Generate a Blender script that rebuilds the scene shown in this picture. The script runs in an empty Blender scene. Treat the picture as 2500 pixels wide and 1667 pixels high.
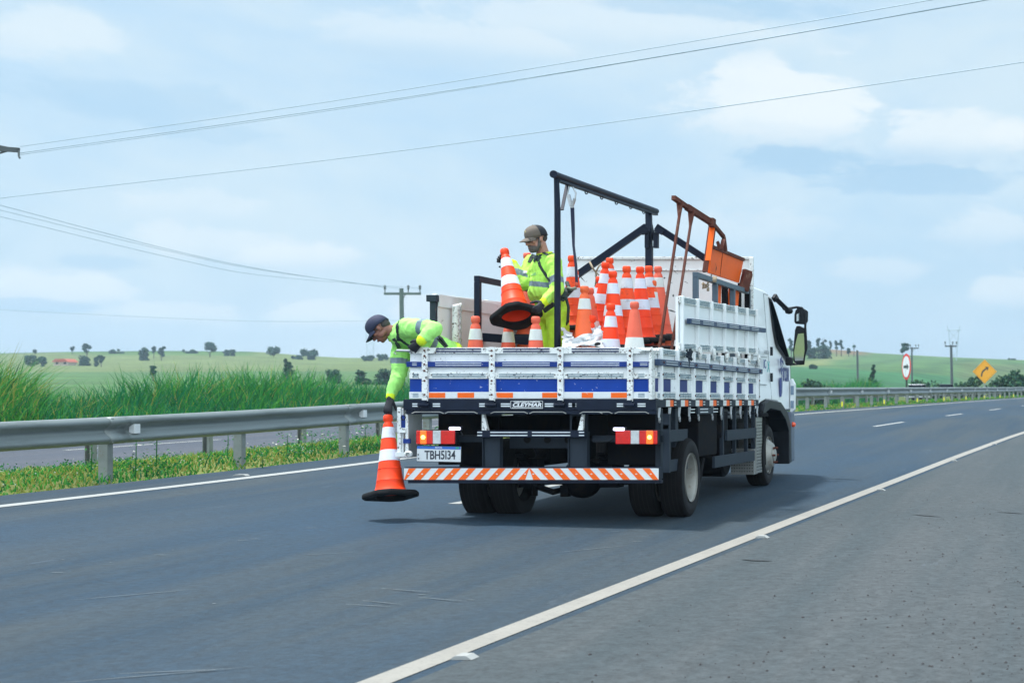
import bpy, bmesh, math, random
import numpy as np
from mathutils import Vector, Matrix, noise
from mathutils.bvhtree import BVHTree
R=math.radians
random.seed(7)
S=bpy.context.scene
COL=S.collection
# ---------------------------------------------------------------- camera
CAMZ=1.12
FPX=3780.0; PX=2640.0; PY=978.0        # the lens in pixels of the 2500 px wide photograph (shifted lens)
cam=bpy.data.cameras.new('camera'); co=bpy.data.objects.new('camera',cam); COL.objects.link(co)
co.location=(0,0,CAMZ); co.rotation_euler=(R(90),0,0)
cam.sensor_width=36; cam.lens=36*FPX/2500
cam.shift_x=(1250-PX)/2500; cam.shift_y=(PY-833.5)/2500
cam.clip_start=.1; cam.clip_end=6000
cam.dof.use_dof=True; cam.dof.focus_distance=14.6; cam.dof.aperture_fstop=4.0
S.camera=co
S.view_settings.view_transform='Standard'; S.view_settings.look='None'
S.view_settings.exposure=0.82; S.view_settings.gamma=1
# ---------------------------------------------------------------- light
SUN_EL=R(72); SUN_AZ=R(-76)            # azimuth from +Y towards +X
sd=Vector((math.sin(SUN_AZ)*math.cos(SUN_EL),math.cos(SUN_AZ)*math.cos(SUN_EL),math.sin(SUN_EL)))
sl=bpy.data.lights.new('sun','SUN'); sl.energy=3.1; sl.angle=R(4); sl.color=(1,.965,.91)
so=bpy.data.objects.new('sun',sl); COL.objects.link(so); so.rotation_euler=sd.to_track_quat('Z','Y').to_euler()
W=bpy.data.worlds.new('World'); S.world=W; W.use_nodes=True
nt=W.node_tree; N=nt.nodes; L=nt.links; N.clear()
out=N.new('ShaderNodeOutputWorld'); bg=N.new('ShaderNodeBackground'); bg.inputs[1].default_value=.1
sky=N.new('ShaderNodeTexSky'); sky.sky_type='NISHITA'; sky.sun_disc=False
sky.sun_elevation=SUN_EL; sky.sun_rotation=SUN_AZ; sky.dust_density=2.0; sky.air_density=1.2
tc=N.new('ShaderNodeTexCoord')
def wmix(fac,a,b,mode='MIX'):
    m=N.new('ShaderNodeMix'); m.data_type='RGBA'; m.blend_type=mode
    for sock,v in ((m.inputs[0],fac),(m.inputs[6],a),(m.inputs[7],b)):
        if hasattr(v,'links'): L.new(v,sock)
        else: sock.default_value=v
    return m.outputs[2]
def wmath(op,a,b=0,c=0):
    m=N.new('ShaderNodeMath'); m.operation=op
    for i,v in enumerate((a,b,c)):
        if hasattr(v,'links'): L.new(v,m.inputs[i])
        else: m.inputs[i].default_value=v
    return m.outputs[0]
def wnoise(vec,scale,detail=4,rough=.55,dist=0):
    n=N.new('ShaderNodeTexNoise'); n.inputs['Scale'].default_value=scale; n.inputs['Detail'].default_value=detail
    n.inputs['Roughness'].default_value=rough; n.inputs['Distortion'].default_value=dist; L.new(vec,n.inputs['Vector']); return n.outputs[0]
def wramp(v,a,b):
    m=N.new('ShaderNodeMapRange'); m.interpolation_type='SMOOTHSTEP'; L.new(v,m.inputs[0]); m.inputs[1].default_value=a; m.inputs[2].default_value=b; return m.outputs[0]
mp=N.new('ShaderNodeMapping'); mp.inputs['Scale'].default_value=(1,1,2.6); L.new(tc.outputs['Generated'],mp.inputs[0])
V=mp.outputs[0]
veil=wramp(wnoise(V,3.0,7,.62,.4),.36,.64)
base=wmix(.85,sky.outputs[0],(2.85,4.12,5.25,1))
base=wmix(wmath('MULTIPLY',veil,.85),base,(3.95,4.80,5.30,1))
# single clouds, each round its own direction in the sky
nb=wnoise(V,15,9,.66,.3)
def cloud(col,x,y,wx,wy,amount,under):
    """soft cumulus about pixel x,y of the photograph: a direction, so it stays put in the sky"""
    d=Vector(((x-PX)/FPX,1,(PY-y)/FPX)); 
    az=math.atan2(d.x,d.y); el=math.atan2(d.z,math.hypot(d.x,d.y))
    sep=N.new('ShaderNodeSeparateXYZ'); L.new(tc.outputs['Generated'],sep.inputs[0])
    A=wmath('ARCTAN2',sep.outputs[0],sep.outputs[1]); 
    E_=wmath('ARCSINE',sep.outputs[2])
    a=wmath('DIVIDE',wmath('SUBTRACT',A,az),wx/FPX); e=wmath('DIVIDE',wmath('SUBTRACT',E_,el),wy/FPX)
    r=wmath('SQRT',wmath('ADD',wmath('MULTIPLY',a,a),wmath('MULTIPLY',e,e)))
    r=wmath('ADD',r,wmath('MULTIPLY',wmath('SUBTRACT',nb,.5),2.4))
    m=wramp(r,.92,.50)
    lo=wramp(wmath('ADD',e,wmath('MULTIPLY',wmath('SUBTRACT',nb,.5),.8)),.10,-.62)
    cc=wmix(wmath('MULTIPLY',lo,under) if under<1.5 else 1.0,(4.95,5.4,5.6,1),(2.25,3.6,4.85,1))
    return wmix(wmath('MULTIPLY',m,amount),col,cc)
c=base
for a in ((1930,285,330,150,.9,.55),(2330,330,330,110,.75,.7),(1850,175,130,60,.75,.1),(2000,250,210,80,.8,.0),(1950,385,250,52,.75,2),(2260,440,330,42,.6,2),(2470,330,120,60,.7,.2),
          (140,90,150,75,.45,.1),(560,600,230,50,.5,.2),(720,630,140,50,.55,.4),(140,705,190,68,.65,.3),(130,748,150,22,.5,2),(790,770,150,45,.6,.3),(1030,755,110,60,.6,.2),(2450,710,120,55,.55,.3),
          (2420,560,190,80,.45,.6),(1500,60,520,90,.45,.5),(1750,18,330,40,.5,2),(500,505,200,40,.35,.3),(400,765,190,36,.45,.3),(2130,660,170,50,.35,.3),(240,640,140,26,.4,2),(1050,95,380,70,.4,.6),(250,240,300,50,.35,2),(1700,560,360,60,.3,.3),(560,330,160,26,.3,2)):
    c=cloud(c,*a)
# veil brighter high up; extra brightness behind the camera added to light the tailgate
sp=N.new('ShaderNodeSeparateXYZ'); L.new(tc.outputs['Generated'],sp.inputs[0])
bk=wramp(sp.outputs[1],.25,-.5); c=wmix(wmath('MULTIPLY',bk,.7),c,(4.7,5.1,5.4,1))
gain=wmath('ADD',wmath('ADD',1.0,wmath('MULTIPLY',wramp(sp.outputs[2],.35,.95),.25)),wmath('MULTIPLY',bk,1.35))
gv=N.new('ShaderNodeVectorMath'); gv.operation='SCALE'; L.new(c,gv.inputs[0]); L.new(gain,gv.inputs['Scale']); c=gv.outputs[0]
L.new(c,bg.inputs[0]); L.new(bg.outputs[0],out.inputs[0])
# ---------------------------------------------------------------- helpers
def P(x,y,d): return Vector(((x-PX)/FPX*d, d, CAMZ-(y-PY)/FPX*d))
def tag(o,label=None,cat=None,group=None,kind=None):
    if label: o['label']=label
    if cat: o['category']=cat
    if group: o['group']=group
    if kind: o['kind']=kind
    return o
class MB:
    def __init__(s): s.v=[];s.f=[];s.m=[]
    def add(s,vs,fs,m=0):
        b=len(s.v); s.v+=[tuple(v) for v in vs]; s.f+=[tuple(b+i for i in f) for f in fs]; s.m+=[m]*len(fs); return s
    def box(s,x0,x1,y0,y1,z0,z1,m=0,fn=None):
        vs=[Vector((x,y,z)) for x in (x0,x1) for y in (y0,y1) for z in (z0,z1)]
        if fn: vs=[fn(v) for v in vs]
        return s.add(vs,[(0,1,3,2),(4,6,7,5),(0,4,5,1),(2,3,7,6),(0,2,6,4),(1,5,7,3)],m)
    def bar(s,a,b,w,h=None,m=0,up=(0,0,1)):
        a=Vector(a);b=Vector(b);h=h or w; d=(b-a).normalized(); u=Vector(up)
        if abs(d.dot(u))>.98: u=Vector((0,1,0))
        sx=d.cross(u).normalized(); sz=sx.cross(d).normalized()
        vs=[p+sx*i*w/2+sz*j*h/2 for p in (a,b) for i in(-1,1) for j in (-1,1)]
        return s.add(vs,[(0,1,3,2),(4,6,7,5),(0,4,5,1),(2,3,7,6),(0,2,6,4),(1,5,7,3)],m)
    def tube(s,pts,r,n=8,m=0,cap=True):
        pts=[Vector(p) for p in pts]; rs=r if isinstance(r,(list,tuple)) else [r]*len(pts)
        b=len(s.v); ref=Vector((0,0,1))
        for i,p in enumerate(pts):
            d=(pts[min(i+1,len(pts)-1)]-pts[max(i-1,0)]).normalized()
            q=ref if abs(d.dot(ref))<.95 else Vector((1,0,0))
            a=d.cross(q).normalized(); c=a.cross(d).normalized()
            for k in range(n):
                t=2*math.pi*k/n; s.v.append(tuple(p+(a*math.cos(t)+c*math.sin(t))*rs[i]))
        for i in range(len(pts)-1):
            for k in range(n):
                s.f.append((b+i*n+k,b+i*n+(k+1)%n,b+(i+1)*n+(k+1)%n,b+(i+1)*n+k)); s.m.append(m)
        if cap:
            s.f.append(tuple(b+k for k in range(n))[::-1]); s.m.append(m)
            s.f.append(tuple(b+(len(pts)-1)*n+k for k in range(n))); s.m.append(m)
        return s
    def lathe(s,prof,n=32,m=0,fn=None,axis='Z',close=False):
        """prof: (radius, height[, material])"""
        b=len(s.v)
        for q in prof:
            r,z=q[0],q[1]
            for k in range(n):
                t=2*math.pi*k/n; c_,s_=r*math.cos(t),r*math.sin(t)
                v=Vector((c_,s_,z)) if axis=='Z' else Vector((z,c_,s_))
                s.v.append(tuple(fn(v) if fn else v))
        L_=len(prof); 
        for i in range(L_ if close else L_-1):
            j=(i+1)%L_; mm=prof[i][2] if len(prof[i])>2 else m
            for k in range(n):
                s.f.append((b+i*n+k,b+i*n+(k+1)%n,b+j*n+(k+1)%n,b+j*n+k)); s.m.append(mm)
        return s
    def prism(s,poly,fn,d0,d1,m=0):
        """poly 2-D points, fn(u,v,d)->3-D"""
        n=len(poly); vs=[fn(u,v,d0) for u,v in poly]+[fn(u,v,d1) for u,v in poly]
        return s.add(vs,[tuple(range(n))[::-1],tuple(range(n,2*n))]+[(i,(i+1)%n,n+(i+1)%n,n+i) for i in range(n)],m)
    def mesh(s,name,mats,smooth=False,auto=None):
        me=bpy.data.meshes.new(name); me.from_pydata(s.v,[],s.f)
        mats=mats if isinstance(mats,(list,tuple)) else [mats]
        for q in mats: me.materials.append(q)
        me.polygons.foreach_set('material_index',s.m)
        bm=bmesh.new(); bm.from_mesh(me); bmesh.ops.recalc_face_normals(bm,faces=bm.faces); bm.to_mesh(me); bm.free()
        if smooth or auto:
            me.polygons.foreach_set('use_smooth',[True]*len(me.polygons))
            if auto: me.set_sharp_from_angle(angle=R(auto))
        return me
    def build(s,name,mats,parent=None,smooth=False,auto=None,bevel=0,org=None):
        me=s.mesh(name,mats,smooth,auto)
        return link(name,me,parent,bevel,org)
ROOTLOC={}
def link(name,me,parent=None,bevel=0,org=None):
    o=bpy.data.objects.new(name,me); COL.objects.link(o)
    if parent:
        o.parent=parent
        if parent.name in ROOTLOC: o.matrix_parent_inverse=Matrix.Translation(-ROOTLOC[parent.name])
    elif org is not None:
        org=Vector(org); me.transform(Matrix.Translation(-org)); o.location=org; ROOTLOC[o.name]=org
    if bevel:
        b=o.modifiers.new('bevel','BEVEL'); b.width=bevel; b.segments=2; b.limit_method='ANGLE'; b.angle_limit=R(40)
    return o
def empty(name,loc,world=True):
    """Empty at a thing's base; with world=True its parts are given in world coordinates"""
    o=bpy.data.objects.new(name,None); COL.objects.link(o); o.location=loc; o.empty_display_size=.2
    if world: ROOTLOC[o.name]=Vector(loc)
    return o
# ---------------------------------------------------------------- materials
def mat(name,col,rough=.6,metal=0,var=0,vscale=3,bump=0,bscale=60,col2=None,c2=(.45,.6),c2scale=8,spec=.5,emit=None,es=0,trans=0,coat=0,stretch=None,detail=5,alpha=1):
    m=bpy.data.materials.new(name); m.use_nodes=True; t=m.node_tree; b=t.nodes['Principled BSDF']
    b.inputs['Base Color'].default_value=(*col,1); b.inputs['Roughness'].default_value=rough; b.inputs['Metallic'].default_value=metal
    b.inputs['Specular IOR Level'].default_value=spec; b.inputs['Coat Weight'].default_value=coat
    if trans: b.inputs['Transmission Weight'].default_value=trans
    if alpha<1: b.inputs['Alpha'].default_value=alpha
    if emit: b.inputs['Emission Color'].default_value=(*emit,1); b.inputs['Emission Strength'].default_value=es
    if var or bump or col2:
        c=t.nodes.new('ShaderNodeTexCoord'); vec=c.outputs['Object']
        if stretch:
            q=t.nodes.new('ShaderNodeMapping'); q.inputs['Scale'].default_value=stretch; t.links.new(vec,q.inputs[0]); vec=q.outputs[0]
        def nz(sc,de=detail,ro=.6):
            n=t.nodes.new('ShaderNodeTexNoise'); n.inputs['Scale'].default_value=sc; n.inputs['Detail'].default_value=de; n.inputs['Roughness'].default_value=ro
            t.links.new(vec,n.inputs['Vector']); return n.outputs[0]
        cur=None
        if var:
            r=t.nodes.new('ShaderNodeMapRange'); t.links.new(nz(vscale),r.inputs[0]); r.inputs[1].default_value=.25; r.inputs[2].default_value=.75
            r.inputs[3].default_value=1-var; r.inputs[4].default_value=1+var
            x=t.nodes.new('ShaderNodeVectorMath'); x.operation='SCALE'; x.inputs[0].default_value=col; t.links.new(r.outputs[0],x.inputs['Scale']); cur=x.outputs[0]
        if col2:
            r=t.nodes.new('ShaderNodeMapRange'); t.links.new(nz(c2scale,8,.7),r.inputs[0]); r.inputs[1].default_value=c2[0]; r.inputs[2].default_value=c2[1]
            x=t.nodes.new('ShaderNodeMix'); x.data_type='RGBA'; t.links.new(r.outputs[0],x.inputs[0])
            if cur: t.links.new(cur,x.inputs[6])
            else: x.inputs[6].default_value=(*col,1)
            x.inputs[7].default_value=(*col2,1); cur=x.outputs[2]
        if cur: t.links.new(cur,b.inputs['Base Color'])
        if bump:
            x=t.nodes.new('ShaderNodeBump'); x.inputs['Strength'].default_value=bump; x.inputs['Distance'].default_value=.02; t.links.new(nz(bscale,3),x.inputs['Height']); t.links.new(x.outputs[0],b.inputs['Normal'])
    return m
M={}
M['white']=mat('white_paint',(.76,.80,.82),.45,var=.13,vscale=4,col2=(.10,.075,.06),c2=(.625,.67),c2scale=24)
M['white_clean']=mat('white_paint_clean',(.82,.86,.88),.35,var=.03,vscale=2,coat=.2)
M['white_worn']=mat('white_paint_worn',(.74,.77,.76),.5,var=.15,vscale=9,col2=(.07,.05,.045),c2=(.56,.60),c2scale=38)
M['board_white']=mat('scratched_white_board',(.74,.78,.78),.5,var=.08,vscale=2,col2=(.10,.12,.12),c2=(.64,.68),c2scale=11,stretch=(1,1,2.2))
M['blue']=mat('blue_paint',(.004,.045,.30),.5,spec=.2,var=.15,vscale=6,col2=(.6,.65,.7),c2=(.655,.675),c2scale=30)
M['rail_blue']=mat('blue_rail_paint',(.010,.035,.20),.5,spec=.2,var=.2,vscale=9,col2=(.40,.38,.38),c2=(.63,.66),c2scale=34)
M['slate']=mat('slate_rail_paint',(.035,.065,.13),.5,spec=.25,var=.2,vscale=9,col2=(.25,.13,.10),c2=(.64,.67),c2scale=22)
M['groove']=mat('groove_teal',(.05,.14,.21),.5,var=.3,vscale=14)
M['groove_dark']=mat('groove_navy',(.02,.035,.10),.5,var=.3,vscale=14,col2=(.5,.5,.47),c2=(.62,.65),c2scale=30)
M['line_white']=mat('pin_stripe_white',(.62,.68,.72),.4,var=.15,vscale=20)
M['black']=mat('black_paint',(.004,.010,.026),.5,spec=.2,var=.3,vscale=6,col2=(.10,.08,.07),c2=(.69,.73),c2scale=24)
M['chassis']=mat('chassis_black',(.004,.005,.008),.8,spec=.1,var=.3,vscale=5,col2=(.010,.008,.007),c2=(.5,.6),c2scale=9)
M['guard']=mat('dark_grey_guard',(.020,.030,.044),.6,spec=.2,var=.12,vscale=8,col2=(.13,.055,.03),c2=(.66,.72),c2scale=10)
M['tyre']=mat('tyre_rubber',(.006,.006,.007),.9,spec=.15,var=.25,vscale=8,bump=.4,bscale=90)
M['side_rubber']=mat('tyre_sidewall',(.014,.015,.017),.8,spec=.2,var=.25,vscale=8)
M['rim']=mat('rim_paint',(.30,.30,.275),.45,.2,var=.12,vscale=9,col2=(.22,.18,.14),c2=(.55,.7),c2scale=12)
M['steel']=mat('bare_steel',(.42,.44,.46),.38,.85,var=.2,vscale=9)
M['galv']=mat('galvanised_steel',(.20,.235,.235),.45,.35,var=.12,vscale=1.2,col2=(.11,.13,.125),c2=(.5,.75),c2scale=3,stretch=(.25,.25,2.4))
M['galv_post']=mat('galvanised_post',(.23,.26,.255),.6,.3,var=.18,vscale=6,col2=(.17,.10,.06),c2=(.58,.72),c2scale=7)
M['rust']=mat('rusty_iron',(.10,.030,.020),.75,spec=.25,var=.3,vscale=14,col2=(.20,.13,.09),c2=(.56,.70),c2scale=10)
M['orange_sign']=mat('orange_sheet',(.92,.125,.006),.5,spec=.25,var=.10,vscale=5,col2=(.40,.08,.02),c2=(.70,.74),c2scale=12)
M['refl_orange']=mat('reflector_orange',(.90,.14,.015),.5,spec=.2,var=.07,vscale=12,col2=(.75,.72,.66),c2=(.68,.70),c2scale=30)
M['refl_white']=mat('reflector_white',(.68,.71,.72),.35,var=.05,vscale=12)
M['cone']=mat('cone_orange',(.88,.052,.007),.5,spec=.3,var=.10,vscale=7,col2=(.40,.035,.012),c2=(.60,.78),c2scale=8)
M['cone_faded']=mat('cone_faded',(.74,.115,.06),.62,var=.10,vscale=9,col2=(.42,.12,.07),c2=(.6,.75),c2scale=14)
M['cone_old']=mat('cone_orange_old',(.78,.12,.028),.55,var=.10,vscale=9,col2=(.4,.10,.05),c2=(.6,.75),c2scale=14)
M['cone_used']=mat('cone_orange_used',(.80,.070,.014),.55,spec=.25,var=.14,vscale=5,col2=(.22,.04,.02),c2=(.55,.72),c2scale=7)
M['band_used']=mat('cone_band_scuffed',(.56,.60,.66),.55,spec=.2,var=.15,vscale=8,col2=(.22,.23,.25),c2=(.56,.70),c2scale=12)
M['band']=mat('cone_band',(.62,.66,.76),.5,spec=.2,var=.12,vscale=9,col2=(.36,.37,.40),c2=(.58,.75),c2scale=10)
M['band_old']=mat('cone_band_dirty',(.60,.64,.62),.55,var=.10,vscale=14,col2=(.35,.36,.33),c2=(.60,.70),c2scale=22)
M['rubber']=mat('cone_rubber',(.010,.011,.013),.8,spec=.15,var=.3,vscale=8,col2=(.06,.055,.04),c2=(.58,.72),c2scale=9)
M['hand_rail']=mat('grey_blue_rail_paint',(.06,.10,.14),.5,var=.15,vscale=9)
M['blue_dull']=mat('blue_side_paint',(.020,.038,.17),.5,spec=.2,var=.2,vscale=5)
M['glass']=mat('dark_glass',(.003,.005,.007),.6,spec=.0)
M['mirror']=mat('mirror_glass',(.75,.8,.82),.03,1.0)
M['plastic_black']=mat('black_plastic',(.006,.009,.014),.45,spec=.25,var=.2,vscale=8)
M['lens_red']=mat('lens_red',(.42,.006,.010),.12,var=.25,vscale=26,coat=.6,emit=(1,.02,.02),es=.12)
M['lens_amber']=mat('lens_amber',(.9,.16,.02),.15,coat=.6,emit=(1,.12,.01),es=.5)
M['lens_hot']=mat('lamp_amber',(1,.5,.1),.3,emit=(1,.50,.10),es=3)
M['lens_clear']=mat('lens_clear',(.55,.58,.60),.12,var=.2,vscale=30,coat=.6)
M['led']=mat('led_strip',(.8,.8,1),.3,emit=(.75,.75,1),es=3.2)
M['plate']=mat('plate_white',(.62,.66,.68),.4,var=.05,vscale=6)
M['plate_blue']=mat('plate_blue',(.02,.13,.50),.4)
M['ink']=mat('plate_ink',(.02,.025,.04),.5)
M['ink_blue']=mat('navy_lettering',(.03,.05,.22),.4)
M['ink_teal']=mat('teal_lettering',(.03,.42,.42),.4)
M['ink_grey']=mat('grey_lettering',(.35,.38,.40),.4)
M['letter_white']=mat('white_lettering',(.75,.78,.80),.4)
M['green_flag']=mat('flag_green',(.03,.35,.20),.4)
M['sheet']=mat('white_plastic_sheet',(.50,.53,.55),.4,var=.08,vscale=6,bump=.5,bscale=18)
M['wood']=mat('weathered_wood',(.20,.15,.09),.8,var=.3,vscale=9,stretch=(1,6,6))
M['rope']=mat('old_rope',(.28,.23,.16),.9,var=.2,vscale=30)
# ---------------------------------------------------------------- the road, fitted
KD=np.array([-60,5,8,12,16,20,26,34,45,60,80,105,140,200,320,600,1600.])
KX=np.array([-7.0,-3.405,-3.219,-2.971,-2.722,-2.466,-2.082,-1.553,-.784,.294,1.739,3.544,6.069,10.5,20,46,160.])
KZ=np.array([-2.2,-1.348,-1.29,-1.211,-1.135,-1.06,-.938,-.794,-.639,-.452,-.191,.123,.57,1.3,2.9,6.5,17.])
KC=np.array([.031,.031,.029,.026,.024,.026,.032,.035,.036,.03,.021,.009,.004,0,0,0,0])
def smooth(xs,ys):
    d=np.concatenate([np.linspace(-60,200,1041),np.linspace(201,1600,700)]); y=np.interp(d,xs,ys)
    for _ in range(60):
        y[1:1040]=(y[:1039]+y[1:1040]*2+y[2:1041])/4
    return lambda t: float(np.interp(t,d,y))
XR=smooth(KD,KX); ZR=smooth(KD,KZ); CR=smooth(KD,KC)
def road(s,d,h=0):
    """s metres right of the right edge line, d metres ahead"""
    return Vector((XR(d)+s, d, CAMZ+ZR(d)-CR(d)*max(s,-9.2)+h))
def heading(d): return Vector((XR(d+1)-XR(d-1),2,0)).normalized()
def zmed(s,d):
    """ground height left of the carriageway and right of it"""
    zr=CAMZ+ZR(d); e=zr-CR(d)*max(s,-9.2)
    if s>-9.4: return e-(0 if s<3 else min((s-3)*.12,.9))
    z2=zr-.03-.55*min(1,max(0,(d-60)/40)); t=min(1,max(0,(-9.4-s)/3.4)); t=t*t*(3-2*t)
    z=e*(1-t)+z2*t
    return z
def ground(X,d):
    s=X-XR(d); z=zmed(s,d)
    if d>45:
        x=PX+FPX*X/d
        kd=(45,60,100,150,250,400,520,560,700,1500); sk=float(np.interp(x,SKX,SKY))
        ky=(0,0,0,948 if x<1500 else 930,918 if x<1500 else 902,892 if x<1500 else 880,sk,sk+1.5,sk+9,sk+14)
        if d>100:
            yt=float(np.interp(d,kd[2:],(PY-(zmed(s,100)-CAMZ)*FPX/100,)+ky[3:]))
            w=min(1,max(0,(-24-s)/28)) if s<0 else min(1,max(0,(s-9)/30)); w=w*w*(3-2*w)
            zt=CAMZ-(yt-PY)/FPX*d
            z=z*(1-w)+zt*w
            # beyond the farthest stretch of road seen, the hill takes over everywhere
            if d>330: q=min(1,(d-330)/120); z=z*(1-q)+zt*q
    return z
SKX=(-3000,-400,0,200,400,620,750,850,950,1300,1700,1900,1940,2000,2080,2140,2300,2500,3000,5000)
SKY=(900,872,862,858,856,858,868,874,872,868,862,853,846,851,856,862,871,879,888,890)
# ================================================================ THE SETTING
def sheet(name,s0,s1,d0,d1,h,m,ns=2,step=None,kind='structure',zf=None):
    mb=MB(); ds=[]; d=d0
    while d<d1: ds.append(d); d+=step or max(.5,abs(d)*.03)
    ds.append(d1); ss=[s0+(s1-s0)*i/ns for i in range(ns+1)]
    vs=[]
    for d in ds:
        for s in ss:
            v=road(s,d,h) if not zf else Vector((XR(d)+s,d,zf(s,d)+h)); vs.append(v)
    fs=[(i*(ns+1)+j,i*(ns+1)+j+1,(i+1)*(ns+1)+j+1,(i+1)*(ns+1)+j) for i in range(len(ds)-1) for j in range(ns)]
    mb.add(vs,fs); me=mb.mesh(name,m,True)
    for p in me.polygons:
        if p.normal.z<0: p.flip()
    o=link(name,me)
    if kind: o['kind']=kind
    return o
def asphalt(name,a,b,c,grain,speck=0,dark=(.02,.02,.02)):
    m=bpy.data.materials.new(name); m.use_nodes=True; t=m.node_tree; B=t.nodes['Principled BSDF']; K=t.links
    tc=t.nodes.new('ShaderNodeTexCoord')
    def mapp(sc,rot=0):
        q=t.nodes.new('ShaderNodeMapping'); q.inputs['Scale'].default_value=sc; q.inputs['Rotation'].default_value=(0,0,rot); K.new(tc.outputs['Object'],q.inputs[0]); return q.outputs[0]
    def nz(v,sc,de=4,ro=.6,typ=None):
        n=t.nodes.new('ShaderNodeTexNoise'); n.inputs['Scale'].default_value=sc; n.inputs['Detail'].default_value=de; n.inputs['Roughness'].default_value=ro; K.new(v,n.inputs['Vector']); return n.outputs[0]
    def mr(v,a_,b_,c_=0,d_=1):
        r=t.nodes.new('ShaderNodeMapRange'); K.new(v,r.inputs[0])
        for i,q in enumerate((a_,b_,c_,d_)): r.inputs[i+1].default_value=q
        return r.outputs[0]
    def mx(f,x,y):
        q=t.nodes.new('ShaderNodeMix'); q.data_type='RGBA'
        for s_,v in ((q.inputs[0],f),(q.inputs[6],x),(q.inputs[7],y)):
            if hasattr(v,'links'): K.new(v,s_)
            else: s_.default_value=v
        return q.outputs[2]
    st=mapp((1.1,.05,1),-.05)
    col=mx(mr(nz(st,1.0,5,.65),.40,.60),(*a,1),(*b,1))
    col=mx(mr(nz(mapp((.35,.12,1)),1.0,5),.45,.72),col,(*c,1))
    f1_=nz(tc.outputs['Object'],grain,2,.7); f2_=nz(tc.outputs['Object'],grain*.3,3,.7); fa_=t.nodes.new('ShaderNodeMath'); fa_.operation='MULTIPLY_ADD'; K.new(f2_,fa_.inputs[0]); fa_.inputs[1].default_value=.6; fm_=t.nodes.new('ShaderNodeMath'); fm_.operation='MULTIPLY'; K.new(f1_,fm_.inputs[0]); fm_.inputs[1].default_value=.4; K.new(fm_.outputs[0],fa_.inputs[2]); fine=fa_.outputs[0]
    sc=t.nodes.new('ShaderNodeVectorMath'); sc.operation='SCALE'; K.new(col,sc.inputs[0]); K.new(mr(fine,.3,.7,.55,1.5),sc.inputs['Scale']); col=sc.outputs[0]
    # pale scuffs and hair cracks
    col=mx(mr(nz(mapp((3.5,.5,1),.5),1.3,7,.75),.64,.76,0,.30),col,(.16,.19,.23,1))
    if speck:
        v=t.nodes.new('ShaderNodeTexVoronoi'); v.inputs['Scale'].default_value=17; K.new(tc.outputs['Object'],v.inputs['Vector'])
        msk=t.nodes.new('ShaderNodeMath'); msk.operation='MULTIPLY'; K.new(mr(v.outputs['Distance'],.10,.06),msk.inputs[0])
        K.new(mr(nz(mapp((.6,.25,1)),1.4,4),.46,.62),msk.inputs[1]); col=mx(msk.outputs[0],col,(*dark,1))
    K.new(col,B.inputs['Base Color']); B.inputs['Roughness'].default_value=.78; B.inputs['Specular IOR Level'].default_value=.35
    bp=t.nodes.new('ShaderNodeBump'); bp.inputs['Strength'].default_value=.6; bp.inputs['Distance'].default_value=.01; K.new(fine,bp.inputs['Height']); K.new(bp.outputs[0],B.inputs['Normal'])
    return m
M['road']=asphalt('travel_lane_asphalt',(.006,.025,.046),(.024,.038,.049),(.008,.033,.064),55)
M['shoulder']=asphalt('shoulder_asphalt',(.035,.047,.053),(.050,.058,.062),(.028,.041,.048),42,speck=1)
M['verge']=asphalt('gutter_asphalt',(.05,.05,.05),(.07,.07,.065),(.045,.045,.045),40)
M['road2']=asphalt('far_carriageway_asphalt',(.040,.050,.070),(.055,.062,.078),(.038,.048,.066),40)
M['paint']=mat('road_paint',(.25,.238,.210),.6,var=.10,vscale=3,col2=(.10,.10,.10),c2=(.52,.85),c2scale=30,bump=.2,bscale=80)
M['paint2']=mat('road_paint_white',(.30,.31,.30),.6,var=.08,vscale=3,col2=(.40,.41,.41),c2=(.62,.85),c2scale=26)
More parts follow.
